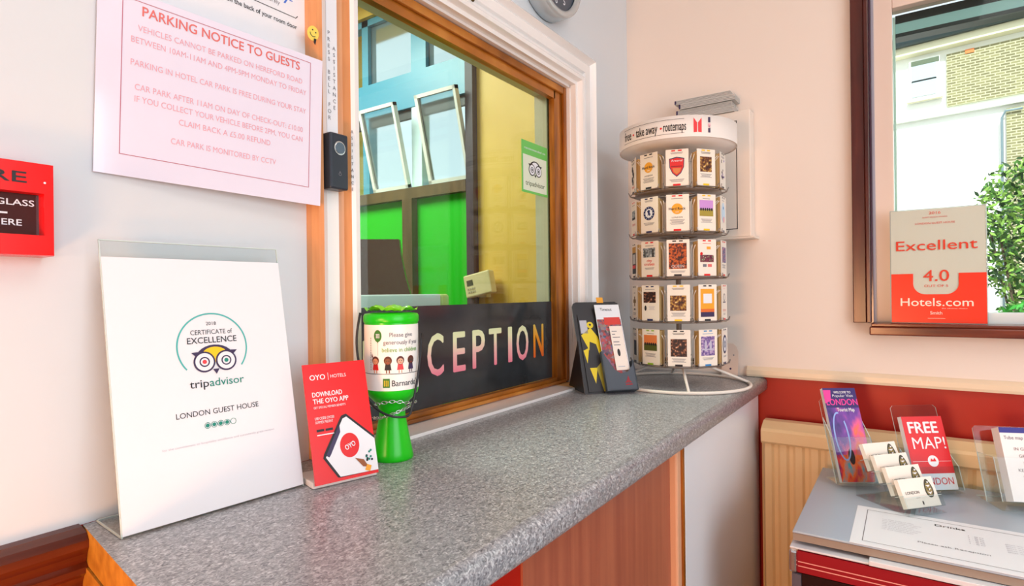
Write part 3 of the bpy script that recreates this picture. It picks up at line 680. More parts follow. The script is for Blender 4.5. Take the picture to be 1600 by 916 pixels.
SKYP = mat('pink_sky_print', (208, 150, 220)); GRS = mat('grass_print', (170, 150, 50)); SUN = mat('sunset_print', (230, 130, 70)); GR2 = mat('dark_grass_print', (86, 92, 34)); DBL = mat('navy_print', (22, 34, 92))
def lines_(mb, y0, n_, w_, cx=.0265, c=GREYI, h=.0010, st=.0026):
    for i in range(n_): ww = w_ * (1 - .25 * ((i * 7) % 3) / 2); mb.rect(cx - ww / 2, y0 - i * st, cx + ww / 2, y0 - i * st + h, c, .0003)
def hardrock(mb):
    lines_(mb, .080, 1, .028, c=BLACK); mb.disc(.0265, .055, .0135, ORANGE, .0003, 28); mb.text('Hard Rock', .0265, .0525, .0062, BLACK, 'c', .0006, w=.040, bold=.05); mb.text('CAFE', .0265, .0455, .003, WHITE, 'c', .0006, w=.008)
    mb.text('LONDON', .0265, .032, .0036, BLACK, 'c', .0003, w=.026); lines_(mb, .027, 5, .036)
def arsenal(mb):
    lines_(mb, .082, 2, .030)
    S = [(.008, .068), (.0265, .072), (.045, .068), (.044, .046), (.037, .031), (.0265, .022), (.016, .031), (.009, .046)]
    mb.poly(S, mat('crest_navy', (30, 60, 90)), .0003); c = (.0265, .048); S2 = [(c[0] + (a - c[0]) * .9, c[1] + (b - c[1]) * .9) for a, b in S]; mb.poly(S2, mat('crest_red', (222, 40, 40)), .0005)
    mb.text('Arsenal', .0265, .0600, .0055, WHITE, 'c', .0008, w=.027); mb.rect(.013, .047, .040, .0495, mat('crest_dark', (150, 24, 30)), .0008); mb.poly([(.016, .044), (.037, .044), (.034, .034), (.0265, .028), (.019, .034)], mat('crest_gold', (220, 130, 70)), .0008); lines_(mb, .015, 3, .036)
def chelsea(mb):
    lines_(mb, .082, 2, .026); mb.disc(.0265, .050, .0175, DBL, .0003, 36); mb.disc(.0265, .050, .0115, WHITE, .0006, 30)
    mb.poly([(.022, .042), (.024, .050), (.021, .056), (.026, .059), (.031, .057), (.029, .052), (.032, .047), (.029, .042), (.0265, .047)], DBL, .0009)
    for i in range(12): a = 2 * PI * i / 12; mb.disc(.0265 + .0145 * math.cos(a), .050 + .0145 * math.sin(a), .0012, WHITE, .0008, 6)
    lines_(mb, .025, 3, .034)
def bluecrest(mb):
    mb.disc(.0265, .050, .019, DBL, .0003, 36, .024); mb.disc(.0265, .050, .014, WHITE, .0006, 30, .018); mb.ring(.0265, .050, .006, .008, DBL, .0008, 20); mb.rect(.024, .04, .029, .060, DBL, .0008); lines_(mb, .02, 2, .03)
def pic(ph, y0, y1, x0=.009, x1=.044, head=2, foot=4, extra=None):
    def f(mb):
        lines_(mb, .082, head, .030, c=BLACK); mb.rect(x0, y0, x1, y1, ph, .0003); lines_(mb, y0 - .006, foot, .034)
        if extra: extra(mb)
    return f
def horse(sky_, gr):
    def f(mb):
        lines_(mb, .079, 1, .022, c=PURI); mb.rect(.006, .052, .047, .076, sky_, .0003); mb.rect(.006, .036, .047, .053, gr, .0004)
        for i in range(6): mb.disc(.010 + i * .0065, .053, .0028, BLACK, .0006, 8, .004)
        lines_(mb, .028, 4, .034)
    return f
def orange(mb):
    mb.rect(.006, .028, .047, .080, ORANGE, .0003); mb.rect(.014, .044, .040, .068, WHITE, .0006); lines_(mb, .060, 4, .018, c=PINKI, st=.004)
    mb.rect(.006, .022, .047, .030, mat('deep_orange', (226, 110, 40)), .0006); mb.rect(.006, .010, .047, .022, PURI, .0003)
def queen(mb): mb.rect(.005, .018, .048, .082, ph_fire, .0003); mb.text('QUEEN', .0265, .021, .007, mat('pale_rose', (236, 190, 180)), 'c', .0006, w=.030, bold=.02); lines_(mb, .012, 2, .036)
def cruises(mb): lines_(mb, .079, 1, .026, c=BLACK); mb.rect(.006, .050, .045, .074, ph_grey, .0003); mb.rect(.010, .05, .014, .07, BLACK, .0005); mb.rect(.036, .05, .040, .07, BLACK, .0005); mb.text('city', .026, .038, .007, REDV, 'c', .0003, w=.016, bold=.03); mb.text('cruises', .026, .029, .007, REDV, 'c', .0003, w=.032, bold=.03); lines_(mb, .022, 2, .030)
def cross(mb): mb.text('AND', .0265, .070, .004, BLACK, 'c', .0003); g = mat('bronze_print', (120, 88, 30)); mb.rect(.022, .036, .031, .062, g, .0003); mb.rect(.013, .045, .040, .054, g, .0004); mb.rect(.018, .026, .035, .030, BLACK, .0003); lines_(mb, .018, 3, .03)
def poster(mb): mb.rect(.008, .066, .045, .082, mat('mustard', (196, 140, 30)), .0003); mb.rect(.008, .010, .045, .066, BLACK, .0003); mb.rect(.014, .036, .039, .062, mat('pale_rose'), .0006); mb.rect(.010, .024, .043, .033, REDV, .0006)
def figures(mb):
    lines_(mb, .080, 2, .030, c=BLACK)
    for i in range(5): mb.disc(.018 + (i % 3) * .006, .066 - i * .009, .006, BLACK, .0003 + i * .0001, 12, .008)
    mb.text('tour', .026, .014, .008, REDV, 'c', .0003, w=.028)
def small_photo_red(mb): lines_(mb, .080, 1, .026, c=BLACK); mb.rect(.010, .042, .043, .066, ph_grey, .0003); mb.rect(.010, .042, .043, .048, BLACK, .0005); mb.text('the dome', .0265, .026, .008, REDV, 'c', .0003, w=.03)
def spray(mb):
    for i in range(14): mb.disc(.014 + random.random() * .026, .022 + random.random() * .05, .003, (PURI, BLACK, mat('violet', (130, 90, 180)))[i % 3], .0003 + i * .00003, 9)
    lines_(mb, .080, 2, .03)
def paleblue(mb): mb.disc(.0265, .050, .017, mat('ice_print', (200, 226, 244)), .0003, 24, .026); mb.disc(.0265, .062, .004, mat('mid_blue', (60, 140, 200)), .0006, 12); mb.disc(.029, .032, .008, PINKI, .0006, 14); lines_(mb, .08, 1, .02)
def group_(mb): lines_(mb, .080, 1, .026, c=REDV); mb.rect(.026, .066, .038, .073, ORANGE, .0003); mb.rect(.006, .034, .047, .052, ph_crowd, .0003); mb.disc(.010, .055, .004, REDV, .0005, 10); mb.rect(.014, .022, .025, .029, GREYI, .0003); mb.rect(.029, .022, .041, .029, REDI, .0003)
def towerc(mb): mb.rect(.014, .018, .040, .058, BLACK, .0002); lines_(mb, .075, 3, .03)
def tower(mb):
    lines_(mb, .080, 1, .032, c=mat('mid_blue', (60, 140, 200))); mb.rect(.006, .026, .047, .074, ph_purp, .0003)
    for x in (.016, .031): mb.poly([(x, .038), (x + .007, .038), (x + .007, .058), (x + .0035, .066), (x, .058)], mat('tower_stone', (196, 190, 210)), .0005)
    mb.rect(.008, .040, .045, .043, mat('tower_stone'), .0006); lines_(mb, .020, 3, .034)
def knight(mb): lines_(mb, .080, 1, .03, c=GREYI); mb.rect(.006, .046, .045, .074, ph_dark, .0003); mb.disc(.012, .032, .0035, BLACK, .0003, 10, .007); lines_(mb, .036, 4, .02, .032, LGREY)
def sketch(mb): lines_(mb, .080, 1, .02, c=PINKI); mb.ring(.0265, .058, .008, .010, PURI, .0003, 16); mb.rect(.014, .044, .039, .047, PURI, .0003); mb.text('the tour', .0265, .022, .008, REDI, 'c', .0003, w=.03); lines_(mb, .016, 2, .02)
DES = [[('black figures and red lettering', figures, BLACK), ('an orange disc and black lettering', hardrock, BLACK), ('a red football crest', arsenal, REDV), ('a gold and brown photo', pic(ph_gold, .034, .072), YEL), ('violet and black sprays', spray, BLACK)],
       [('a small grey photo and red words', small_photo_red, REDV), ('a round navy football crest', chelsea, DBL), ('an orange disc between black lettering', hardrock, REDV), ('a pink sky above riders on grass', horse(SKYP, GRS), YEL), ('a pale blue oval', paleblue, GREYI)],
       [('a mustard top on a black poster', poster, BLACK), ('a grey bridge photo and red words', cruises, REDV), ('a large fiery dark poster', queen, BLACK), ('a crowd of coloured people', group_, REDV), ('a blue speckled photo', pic(ph_blue, .034, .074, .012, .046, 0), REDV)],
       [('a bronze cross', cross, BLACK), ('a dark rider photo over small print', knight, DBL), ('a dark photo with golden shape', pic(ph_gold, .026, .064, .007, .046), YEL), ('an orange poster with white square', orange, BLACK), ('a thin sketch and pink words', sketch, REDV)],
       [('a plain black print', towerc, BLACK), ('an orange sunset above dark grass', horse(SUN, GR2), mat('lime_tab', (150, 190, 50))), ('a black photo with pale ornaments', pic(ph_dark, .024, .068, .007, .046), BLACK), ('a purple photo of a twin-towered bridge', tower, mat('mid_blue', (60, 140, 200))), ('a tall blue ring crest', bluecrest, DBL)]]
ROWN = ['top row', 'second row', 'middle row', 'fourth row', 'bottom row']
for ti, zt in enumerate(ZT):
    for ci in range(5):
        desc, fn, tabc = DES[ti][ci]
        a = AZ + math.radians(36 * (ci - 2))
        r0 = RF
        px, py = C0[0] + r0 * math.cos(a), C0[1] + r0 * math.sin(a)
        g = thing('route_map_pack', 'route maps with %s, %s of spinner' % (desc, ROWN[ti]), 'map pack', (px, py, CT + zt - CHt + .0005), a + PI / 2 + PI * 0, 'route map packs on the spinner')
        # local frame: front faces -y ; a+90deg turns -y outward
        S = lean(0, (-CWd / 2 - .001, -.001, 0))
        m = MB(); m.M = S; m.box(0, 0, -.0006, CWd + .002, CHt, 0, KRAFT)
        m.M = S @ Matrix.Translation((0, 0, .0001)); fn(m)
        m.rect(.0175, 0, .0355, .0045, tabc, .0008); m.rect(.014, CHt - .005, .023, CHt - .002, tabc, .0008); m.rect(.030, CHt - .005, .039, CHt - .002, tabc, .0008)
        m.build('front_card', g)
        m = MB(); nb = 9
        for q in range(nb):
            y0 = .0012 + q * .0034; wq = CWd / 2 - .0008 - q * .0009 + random.uniform(-.0006, .0006); lo = random.uniform(0, .0015)
            m.box(-wq, y0, lo, wq, y0 + .0029, CHt - .003 - random.uniform(0, .003), EDGE)
        rc = m.build('rear_cards', g); rc['kind'] = 'stuff'

# small tag card behind the spinner
m = MB(); P = [(-.023, 0), (.023, 0), (.023, .070), (.018, .085), (.008, .094), (-.008, .094), (-.018, .085), (-.023, .070)]
m.M = lean(8); m.prism(P, 0, .0012, mat('blush_card', (232, 206, 190), .5)); m.disc(.010, .060, .002, GREYI, .0015, 10); m.disc(.002, .02, .003, PURI, .0015, 10)
tag(m.build('blank_card', None, (-.022, -.318, CT + .001), (0, 0, -PI / 2)), 'blank blush-coloured card with rounded top leaning in the corner behind the spinner', 'card')

# ================================================================== WALL BOX + BOOKLETS
t = thing('wall_leaflet_box', 'shallow white box mounted on the wall behind the map spinner', 'box', (0, 0, 0))
WB = mat('box_white', (240, 228, 216), .4)
MB().box(-.05, -.388, 1.452, -.001, -.175, 1.812, WB, .003).build('box_body', t)
m = MB(); m.M = wallB(-.0502); m.frame(.19, 1.475, .352, 1.785, .002, BLACK, .0004); m.build('door_outline', t)
MB().box(-.062, -.40, 1.446, -.001, -.170, 1.4515, WB, .002).build('bottom_ledge', t)
BKW = mat('booklet_pages', (206, 204, 200), .7); BKG = mat('booklet_gap', (120, 112, 116), .7); z = 1.8125
for i, (dy, dx, th_) in enumerate(((.004, 0, .0165), (.010, .002, .014), (.0, -.004, .016), (.014, 0, .013))):
    m = MB(); y1 = -.190 + dy; y0 = -.350 + dy
    for q in range(4): m.box(-.056 + dx, y0, z + q * th_ / 4 + .0003, -.004, y1, z + (q + 1) * th_ / 4 - .0009, BKW)
    m.box(-.053 + dx, y0 + .003, z + .0005, -.006, y1 - .002, z + th_ - .0015, BKG)
    m.box(-.0565 + dx, y1 - .004, z + .001, -.030, y1 + .0015, z + th_ - .001, PURI, .001)
    tag(m.build('booklet'), ['undermost', 'second lowest', 'second from top', 'topmost'][i] + ' grey booklet bundle in the stack on the white wall box', 'booklet', 'booklets stacked on the wall box'); z += th_ + .0006

# ================================================================== CLOCK
t = thing('wall_clock', 'round silver-rimmed wall clock above the hatch, cut by the top edge', 'clock', (-.528, -.001, 2.106))
m = MB(); m.M = wallA(); m.lathe([(.118, 0), (.121, .004), (.121, .040), (.119, .047), (.112, .049), (.104, .046), (.102, .040)], mat('silver_rim', (196, 204, 208), .25, metal=.5), 64); m.build('rim', t)
m = MB(); m.M = wallA(); m.disc(0, 0, .1025, mat('clock_face', (58, 72, 88), .3), .038, 48)
for h in range(1, 13):
    a = PI / 2 - h * PI / 6; m.text(str(h), .080 * math.cos(a), .080 * math.sin(a) - .009, .018, WHITE, 'c', .0384, bold=.01)
m.build('face', t)
m = MB(); m.M = wallA(); m.poly([(-.003, -.01), (.003, -.01), (.002, .055), (-.002, .055)], WHITE, .0395); m.poly([(-.01, -.002), (-.01, .002), (.07, .003), (.07, -.001)], WHITE, .0400); m.build('hands', t)
m = MB(); m.M = wallA(-.012) @ Matrix.Translation((-.829, 1.9085, 0)); m.lathe([(0, .004), (.004, .003), (.005, 0)], mat('brass', (96, 74, 40), .3, metal=.8), 16)
m.M = m.M @ Matrix.Translation((0, 0, -.024)); m.lathe([(.002, -.0), (.002, .026)], mat('brass'), 10)
tag(m.build('wall_screw'), 'small dark screw head on the casing above the hatch', 'screw')

# ================================================================== LOBBY WINDOW (wall B)
wd = thing('window_2', None, None, kind='structure')
m = MB(); DK = MAHOG
# casing left with stepped mouldings (y negative = right)
y = -.631
m.box(-.020, y, WZ0 + .012, -.001, y - .030, 2.3, DK, .002); m.box(-.028, y - .030, WZ0 + .012, -.001, y - .040, 2.3, DK, .002)
m.box(-.006, -.6715, WZ0 + .012, .03, -.676, 2.3, mat('plum_gloss', (70, 40, 60), .15)); m.box(.03, -.676, WZ0 + .012, .045, -.681, 2.3, mat('silver_beading', (190, 184, 196), .3))
m.box(-.02, -.671, 2.2, -.001, -2.06, 2.27, DK)
m.box(-.02, -2.0, WZ0 + .012, -.001, -2.06, 2.3, DK)
m.build('casing', wd)
FR = mat('window_frame_beige', (236, 216, 202), .35); m = MB()
m.box(.045, -.6725, WZ0 + .002, .095, -.722, WZ1 - .002, FR, .002); m.box(.045, -1.95, WZ0 + .002, .095, -1.999, WZ1 - .002, FR, .002)
m.box(.045, -.722, 2.036, .095, -1.95, WZ1 - .002, FR, .002); m.box(.055, -.722, WZ0 + .002, .095, -1.95, 1.238, mat('white_upvc', (236, 246, 250), .3), .002)
m.box(.095, -.7225, 1.205, .15, -.728, 2.03, mat('pale_green_jamb', (206, 232, 222), .4)); m.build('window_frame', wd)
TB = mat('teal_blind_cassette', (150, 196, 200), .3); m = MB(); m.box(.100, -.7285, 1.985, .135, -1.949, 2.012, TB); m.box(.099, -.7285, 2.012, .14, -1.949, 2.034, mat('black_seal', (16, 28, 32), .4)); m.box(.098, -.7285, 1.975, .14, -1.949, 1.985, mat('black_seal')); m.build('head_rail', wd)
MB().box(.070, -.722, 1.2385, .074, -1.95, 2.0355, WGLASS).build('glass_pane', wd)
m = MB(); m.box(-.045, -.668, 1.182, -.001, -2.05, 1.2035, MAHOGY, .003); m.box(-.040, -.672, 1.2035, .05, -1.999, 1.2115, MAHOGY, .002); m.build('window_sill', wd)
# review award
t = thing('hotel_award_plaque', 'acrylic award plaque reading Excellent 4.0, cream over orange red, on the window sill', 'award', (.0, -.715, 1.2125), -PI / 2)
# local: x-> -y world, -y local -> -x world
W, H = .190, .286; L = lean(3)
PO = mat('plaque_red', (250, 52, 10), .25); PC = mat('plaque_cream', (248, 240, 222), .3); PT = mat('plaque_text', (226, 60, 30), .3)
m = MB(); m.M = L; m.box(0, 0, .0, W, H, .0015, PC)
m.box(-.002, 0, .0016, W + .002, H + .002, .003, ACR); m.box(-.002, 0, -.0, -.0005, H + .002, .003, ACRE); m.box(W + .0005, 0, 0, W + .002, H + .002, .003, ACRE); m.box(-.002, H + .0005, 0, W + .002, H + .002, .003, ACRE)
m.M = Matrix(); m.box(-.002, 0, .0, W + .002, .035, .0015, ACR)
m.build('acrylic_plate', t)
m = MB(); m.M = L; z = .0034
arc = lambda cx0, a0, a1: [(cx0 + .026 * math.cos(math.radians(a0 + (a1 - a0) * q_ / 8)), .098 + .026 * math.sin(math.radians(a0 + (a1 - a0) * q_ / 8))) for q_ in range(9)]
m.poly([(0, .001), (W, .001), (W, .124), (.137, .124)] + arc(.111, 0, -90) + arc(.072, 270, 180) + [(.046, .124), (0, .124)], PO, z)
m.text('2016', .0915, .2725, .0065, PT, 'c', z, w=.024); m.text('LONDON GUEST HOUSE', .0915, .248, .0045, PT, 'c', z, w=.080); m.text('GUEST REVIEW AWARD', .0915, .2635, .003, PT, 'c', z, w=.05)
m.text('Excellent', .0925, .183, .0245, PT, 'c', z, w=.163, bold=.012); m.text('4.0', .0925, .105, .0275, PT, 'c', z, w=.052, bold=.015); m.text('OUT OF 5', .0925, .090, .0060, PT, 'c', z, w=.048)
m.text('Hotels.com', .092, .043, .0195, PC, 'c', z + .0004, w=.145, bold=.02); m.text('the obvious choice', .128, .036, .002, PC, 'c', z + .0004, w=.05); m.text('Smith', .092, .022, .008, PC, 'c', z + .0004, w=.024); m.rect(.075, .012, .11, .0128, PC, z + .0004)
o = m.build('printed_front', t)

# ================================================================== RADIATOR
t = thing('radiator', 'cream fluted panel radiator under the window, behind the fridge', 'radiator', (0, -.419, 0))
RC = mat('radiator_cream', (242, 214, 166), .35); RL = 1.5
m = MB(); m.M = Matrix.Rotation(-PI / 2, 4, 'Z')
V = []; F = []
N = int(RL / .0375); x = .006; prof = []
while x < RL - .01:
    prof += [(x, .089), (x + .016, .089), (x + .022, .083), (x + .031, .083)]; x += .0375
prof = [(0.0, .080), (.004, .087)] + prof + [(RL, .089), (RL, .040), (0, .040)]
m.prism([(a, -b) for a, b in prof], .12, .893, RC); m.build('front_panel', t)
m = MB(); m.M = Matrix.Rotation(-PI / 2, 4, 'Z')
m.ext([(.030, .885), (.096, .885), (.100, .890), (.101, .918), (.096, .925), (.062, .940), (.030, .940)], -.002, RL + .002, RC); m.build('top_grille', t)
m = MB(); m.box(-.030, -1.4, .2, -.001, -1.36, .8, RC); m.build('wall_bracket', t); MB().box(-.030, -.14, .2, -.001, -.10, .8, RC).build('wall_bracket', t)
m = MB(); m.box(-.062, -.003, .13, -.035, .008, .88, RC, .004); m.build('side_cover', t)

# ================================================================== FRIDGE
FZ = .85; fx0, fx1, fy0, fy1 = -.590, -.128, -.568, -1.20
t = thing('bar_fridge', 'low bar fridge with grey top and red striped front beside the radiator', 'fridge', (0, 0, 0))
MB().box(-.545, fy0 - .004, .02, fx1, fy1, FZ - .018, mat('fridge_dark', (48, 40, 48), .3)).build('cabinet', t)
m = MB(); m.box(fx0, fy0, FZ - .004, fx1, fy1, FZ, mat('fridge_top_grey', (176, 190, 204), .3), .0015); m.build('top_panel', t)
o = MB().box(fx0 + .0015, fy0 - .0005, FZ - .0175, fx0 + .03, fy1, FZ - .0045, mat('fridge_edge_taupe', (150, 136, 124), .3)).build('front_edge', t)
SILV = mat('silver_strip', (226, 226, 232), .25)
m = MB(); m.box(-.602, fy0 + .003, FZ - .0345, -.560, fy1, FZ - .031, SILV, .001); m.box(-.612, fy0 + .003, FZ - .075, -.600, fy0 - .010, FZ - .034, CHROME, .004); m.box(-.606, -.69, FZ - .034, -.58, fy1, FZ - .0255, SILV, .001)
m.build('chrome_trim', t, (0, 0, .006))
FRD = mat('fridge_red', (150, 22, 34), .2); PK = mat('stripe_pink', (244, 170, 160), .3)
m = MB(); m.box(-.604, fy0 - .010, FZ - .075, -.560, fy1, FZ - .036, FRD); m.M = wallB(-.6042)
for zz in (FZ - .056, FZ - .064): m.rect(.579, zz, 1.2, zz + .0016, PK, .0003)
m.build('name_band', t, (0, 0, .006))
m = MB(); m.box(-.602, fy0 - .004, .06, -.590, fy1, FZ - .077, mat('fridge_door_glass', (36, 12, 14), .08)); m.box(-.608, fy0 - .001, .05, -.588, fy0 - .016, FZ - .078, mat('grey_profile', (90, 86, 98), .3)); m.build('door', t, (0, 0, .006))
# drinks list
m = MB(); m.M = Matrix(((0, 1, 0, -.5905), (-1, 0, 0, -.660), (0, 0, 1, FZ + .0002), (0, 0, 0, 1)))   # u -> -y, v -> +x
m.box(0, 0, 0, .297, .210, .0006, WHITE); m.frame(.018, .018, .279, .192, .0012, GREYI, .0009)
m.text('Drinks', .150, .165, .010, BLACK, 'c', .0009, w=.045, bold=.02)
for i in range(7): m.text('soft drink bottle of water', .045, .150 - i * .009, .0045, LGREY, 'l', .0009, w=.05 + .006 * ((i * 5) % 3)); 
for i in range(5): m.text('1.50', .175, .140 - i * .009, .0045, LGREY, 'l', .0009, w=.022); m.text('glass wine', .225, .132 - i * .009, .0045, LGREY, 'l', .0009, w=.030)
m.text('Please ask Reception', .150, .062, .007, GREYI, 'c', .0009, w=.10)
tag(m.build('drinks_list'), 'white paper drinks list lying on top of the fridge', 'paper')

def acr_holder(name, label, loc, rz, W, H, dep, lip, lean_deg, side_h=None):
    t = thing(name, label, 'leaflet holder', loc, rz); L = lean(lean_deg)
    m = MB(); m.M = L
    P = [(0, 0), (W, 0), (W, H - .006), (W - .006, H), (.006, H), (0, H - .006)]
    m.prism(P, -.0018, 0, ACR, ACRE); m.build('back_plate', t)
    m = MB(); m.M = L; m.prism([(0, 0), (W, 0), (W, lip), (0, lip)], dep, dep + .0015, ACR, ACRE); m.build('front_lip', t)
    for x in (0, W - .0015):
        m = MB(); m.M = L @ Matrix(((0, 0, 1, x), (0, 1, 0, 0), (-1, 0, 0, 0), (0, 0, 0, 1)))
        m.prism([(0, 0), (-dep, 0), (-dep, lip), (0, side_h or lip * 1.5)], 0, .0015, ACR, ACRE); m.build('side_plate', t)
    m = MB(); m.M = Matrix(); a = math.radians(lean_deg)
    m.box(0, -dep * math.cos(a), 0, W, H * .32 * math.sin(a) + .02, .0016, ACR); m.box(0, H * .32 * math.sin(a) + .019, 0, W, H * .32 * math.sin(a) + .02, .002, ACRE); m.build('base_plate', t)
    return t, L
# London tourist map holder
t, L = acr_holder('acrylic_leaflet_holder', 'clear acrylic holder of purple London tourist maps at the back left of the fridge', (-.276, -.612, FZ + .0075), math.radians(-57), .088, .195, .022, .10, 23)
LP = ramp_mat('night_city_print', [(.30, (40, 30, 110)), (.45, (120, 60, 170)), (.55, (230, 90, 150)), (.62, (240, 110, 60)), (.75, (90, 140, 220))], scale=(26, 26, 9), rough=.3, detail=3)
LP2 = ramp_mat('river_reflection_print', [(.32, (60, 40, 110)), (.45, (224, 50, 60)), (.56, (240, 120, 50)), (.7, (70, 170, 200))], scale=(60, 60, 12), rough=.3, detail=3)
MAG = mat('magenta', (232, 60, 160), .3)
for i in range(3):
    def dec(mb):
        if i < 2: return
        mb.rect(0, .06, .076, .215, LP, .0002); mb.rect(0, 0, .076, .06, LP2, .0002); mb.rect(0, .168, .076, .215, mat('indigo_print', (50, 30, 110)), .0004)
        mb.poly([(0, .21), (.018, .21), (.014, .185), (0, .178)], MAG, .0006)
        mb.text('WELCOME TO', .044, .202, .0055, WHITE, 'c', .0007, w=.040, bold=.03); mb.text('Popular Visit', .044, .1935, .006, WHITE, 'c', .0007, w=.048)
        mb.text('LONDON', .039, .174, .0145, MAG, 'c', .0008, w=.072, bold=.04); mb.text('Tourist Map', .044, .159, .0085, WHITE, 'c', .0008, w=.040, bold=.03)
        ell = lambda r1, r2: [(.022 + r1 * math.cos(q), .102 + r2 * math.sin(q)) for q in [math.radians(80 + 10 * j_) for j_ in range(33)]]
        E1, E2 = ell(.017, .056), ell(.0135, .052); mb.add([(a_, b_, .0008) for a_, b_ in E1 + E2], [(j_, j_ + 1, 33 + j_ + 1, 33 + j_) for j_ in range(32)], mat('wheel_blue', (150, 180, 245)))
        mb.disc(.034, .056, .007, BLACK, .0006, 14, .018)
    leaflet('tourist_map', ['rearmost of the purple London tourist maps, only its edge showing', 'middle one of the purple London tourist maps, only its edge showing', 'foremost purple London tourist map with big wheel picture'][i], .076, .215, .006, .002, .003 + i * .005, dec, WHITE, 'London tourist maps in the clear holder', 0, L, t, 'map')
# free map holder
t, L = acr_holder('acrylic_leaflet_holder', 'clear acrylic holder of the red FREE MAP leaflets at the back of the fridge', (-.250, -.748, FZ + .0075), math.radians(-53), .106, .185, .024, .05, 18, .09)
def dec(mb):
    mb.rect(0, .034, .092, .156, mat('map_red', (222, 30, 38), .3), .0003)
    mb.text('FREE', .044, .120, .024, WHITE, 'c', .0006, w=.066, bold=.07); mb.text('MAP!', .050, .086, .025, WHITE, 'c', .0006, w=.074)
    mb.disc(.050, .060, .012, WHITE, .0006, 24); mb.poly([(.043, .059), (.046, .066), (.050, .062), (.054, .067), (.057, .059)], REDV, .0008); mb.rect(.004, .059, .090, .0597, WHITE, .0005)
    mb.text('LONDON', .046, .011, .0145, mat('map_red'), 'c', .0005, w=.078)
leaflet('free_map', 'red FREE MAP London leaflet standing in its clear holder', .092, .156, .007, .002, .005, dec, WHITE, None, 0, L, t, 'map', .012)
# tiered card holder
t = thing('tiered_card_holder', 'clear acrylic stepped holder of small white cards in the middle of the fridge', 'card holder', (-.388, -.737, FZ + .0075), math.radians(-41.5))
m = MB()
for k_ in range(4):
    y, z0 = k_ * .028, k_ * .017
    m.M = lean(24, (0, y, z0)); m.box(-.002, 0, .016, .090, .022, .0172, ACR); m.box(-.002, .0212, .016, .090, .022, .0174, ACRE); m.box(-.002, 0, 0, .090, .0012, .0172, ACR)
    for x in (-.003, .0892): m.box(x, 0, -.004, x + .0012, .026, .0172, ACR); m.box(x, .025, -.004, x + .0012, .026, .0172, ACRE)
m.M = Matrix(); m.box(-.003, -.018, -.0070, .090, .11, -.0055, ACR); m.box(-.003, .108, -.006, .090, .11, .05, ACR)
m.build('stepped_rack', t)
GD = mat('gold_leaf_print', (150, 134, 84), .3)
cn = ['front', 'second', 'third', 'rearmost']
for k_ in range(4):
    def dec(mb):
        P = [(.068 + .010 * math.cos(a) * (1 - .25 * math.sin(a)), .034 + .018 * math.sin(a)) for a in [i * PI / 10 for i in range(20)]]
        mb.poly(P, mat('leaf_dark', (70, 72, 60)), .0003); P = [(.068 + (x - .068) * .72, .034 + (y - .034) * .78) for x, y in P]; mb.poly(P, GD, .0005)
        for q in range(4): mb.poly([(.068, .022 + q * .007), (.074, .028 + q * .006), (.068, .026 + q * .007)], WHITE, .0007); mb.poly([(.068, .022 + q * .007), (.062, .028 + q * .006), (.068, .026 + q * .007)], (WHITE, mat('leaf_dark'))[q % 2], .0007)
        mb.text('LONDON', .008, .026, .0055, BLACK, 'l', .0003, w=.034, bold=.01); mb.rect(.030, .018, .040, .0185, GREYI, .0003); mb.disc(.043, .008, .0018, BLACK, .0003, 8, .004)
    L = lean(24, (0, k_ * .028, k_ * .017))
    leaflet('business_card', cn[k_] + ' white card with gold leaf emblem in the stepped acrylic holder', .085, .056, .001, .0015, .0020, dec, mat('card_ivory', (246, 240, 230), .5), 'cards in the stepped holder', 0, L, t, 'card', .010)
# tube map holder
t, L = acr_holder('acrylic_leaflet_holder', 'clear acrylic holder with blue-topped tube maps, cut by the right edge', (-.238, -.880, FZ + .0075), math.radians(-68), .150, .155, .055, .085, 20, .10)
def dec(mb):
    mb.rect(0, .135, .105, .146, mat('tube_blue', (48, 44, 140)), .0003); mb.text('Tube map', .006, .122, .007, PURI, 'l', .0003, w=.034)
    for i in range(6): mb.text(['IN GREATER', 'GREATER', 'MAPS', 'KEEP', 'WITH YOU', 'ALWAYS'][i], .020 + (i % 3) * .006, .1 - i * .014, .006, mat('tube_text', (90, 40, 50)), 'l', .0003)
leaflet('tube_map', 'white and blue tube map leaflet in the right-hand clear holder', .105, .146, .030, .002, .010, dec, mat('tube_white', (246, 238, 236), .4), None, 0, L, t, 'map', .026)

# ================================================================== OFFICE BEHIND THE GLASS
ow = thing('window_4', None, None, kind='structure')
m = MB()
def fr(y0, y1, z0, z1, mt=TEAL, d=.05, x=.02): m.box(x, y0, z0, .02 + d, y1, z1, mt)
fr(OY0, OY0 + .012, OZ0, OZ1); fr(.907, .992, 2.12, OZ1, d=.052); fr(.935, .992, OZ0 + .001, 2.119, mat('pale_upvc', (214, 232, 238), .4)); fr(1.26, 1.30, OZ0, OZ1); fr(OY0 + .001, OY1 - .001, 2.10, 2.25, d=.045, x=.017)
fr(OY0 + .013, OY1 - .031, 2.06, 2.0995, mat('dark_seal_bar', (60, 62, 66), .5), d=.03, x=.034); fr(OY0, OY1, OZ1 - .03, OZ1); fr(OY0, OY1, OZ0, OZ0 + .012)
fr(OY1 - .03, OY1, OZ0, OZ1)
m.build('window_frame', ow)
FROST = mat('frosted_glass', (240, 246, 250), .5); FROST.node_tree.nodes['Principled BSDF'].inputs['Transmission Weight'].default_value = .9; FROST.node_tree.nodes['Principled BSDF'].inputs['IOR'].default_value = 1.02
for y0, y1 in ((.672, .907), (.992, 1.26)): MB().box(.040, y0, 2.25, .044, y1, OZ1 - .03, FROST).build('glass_pane', ow)
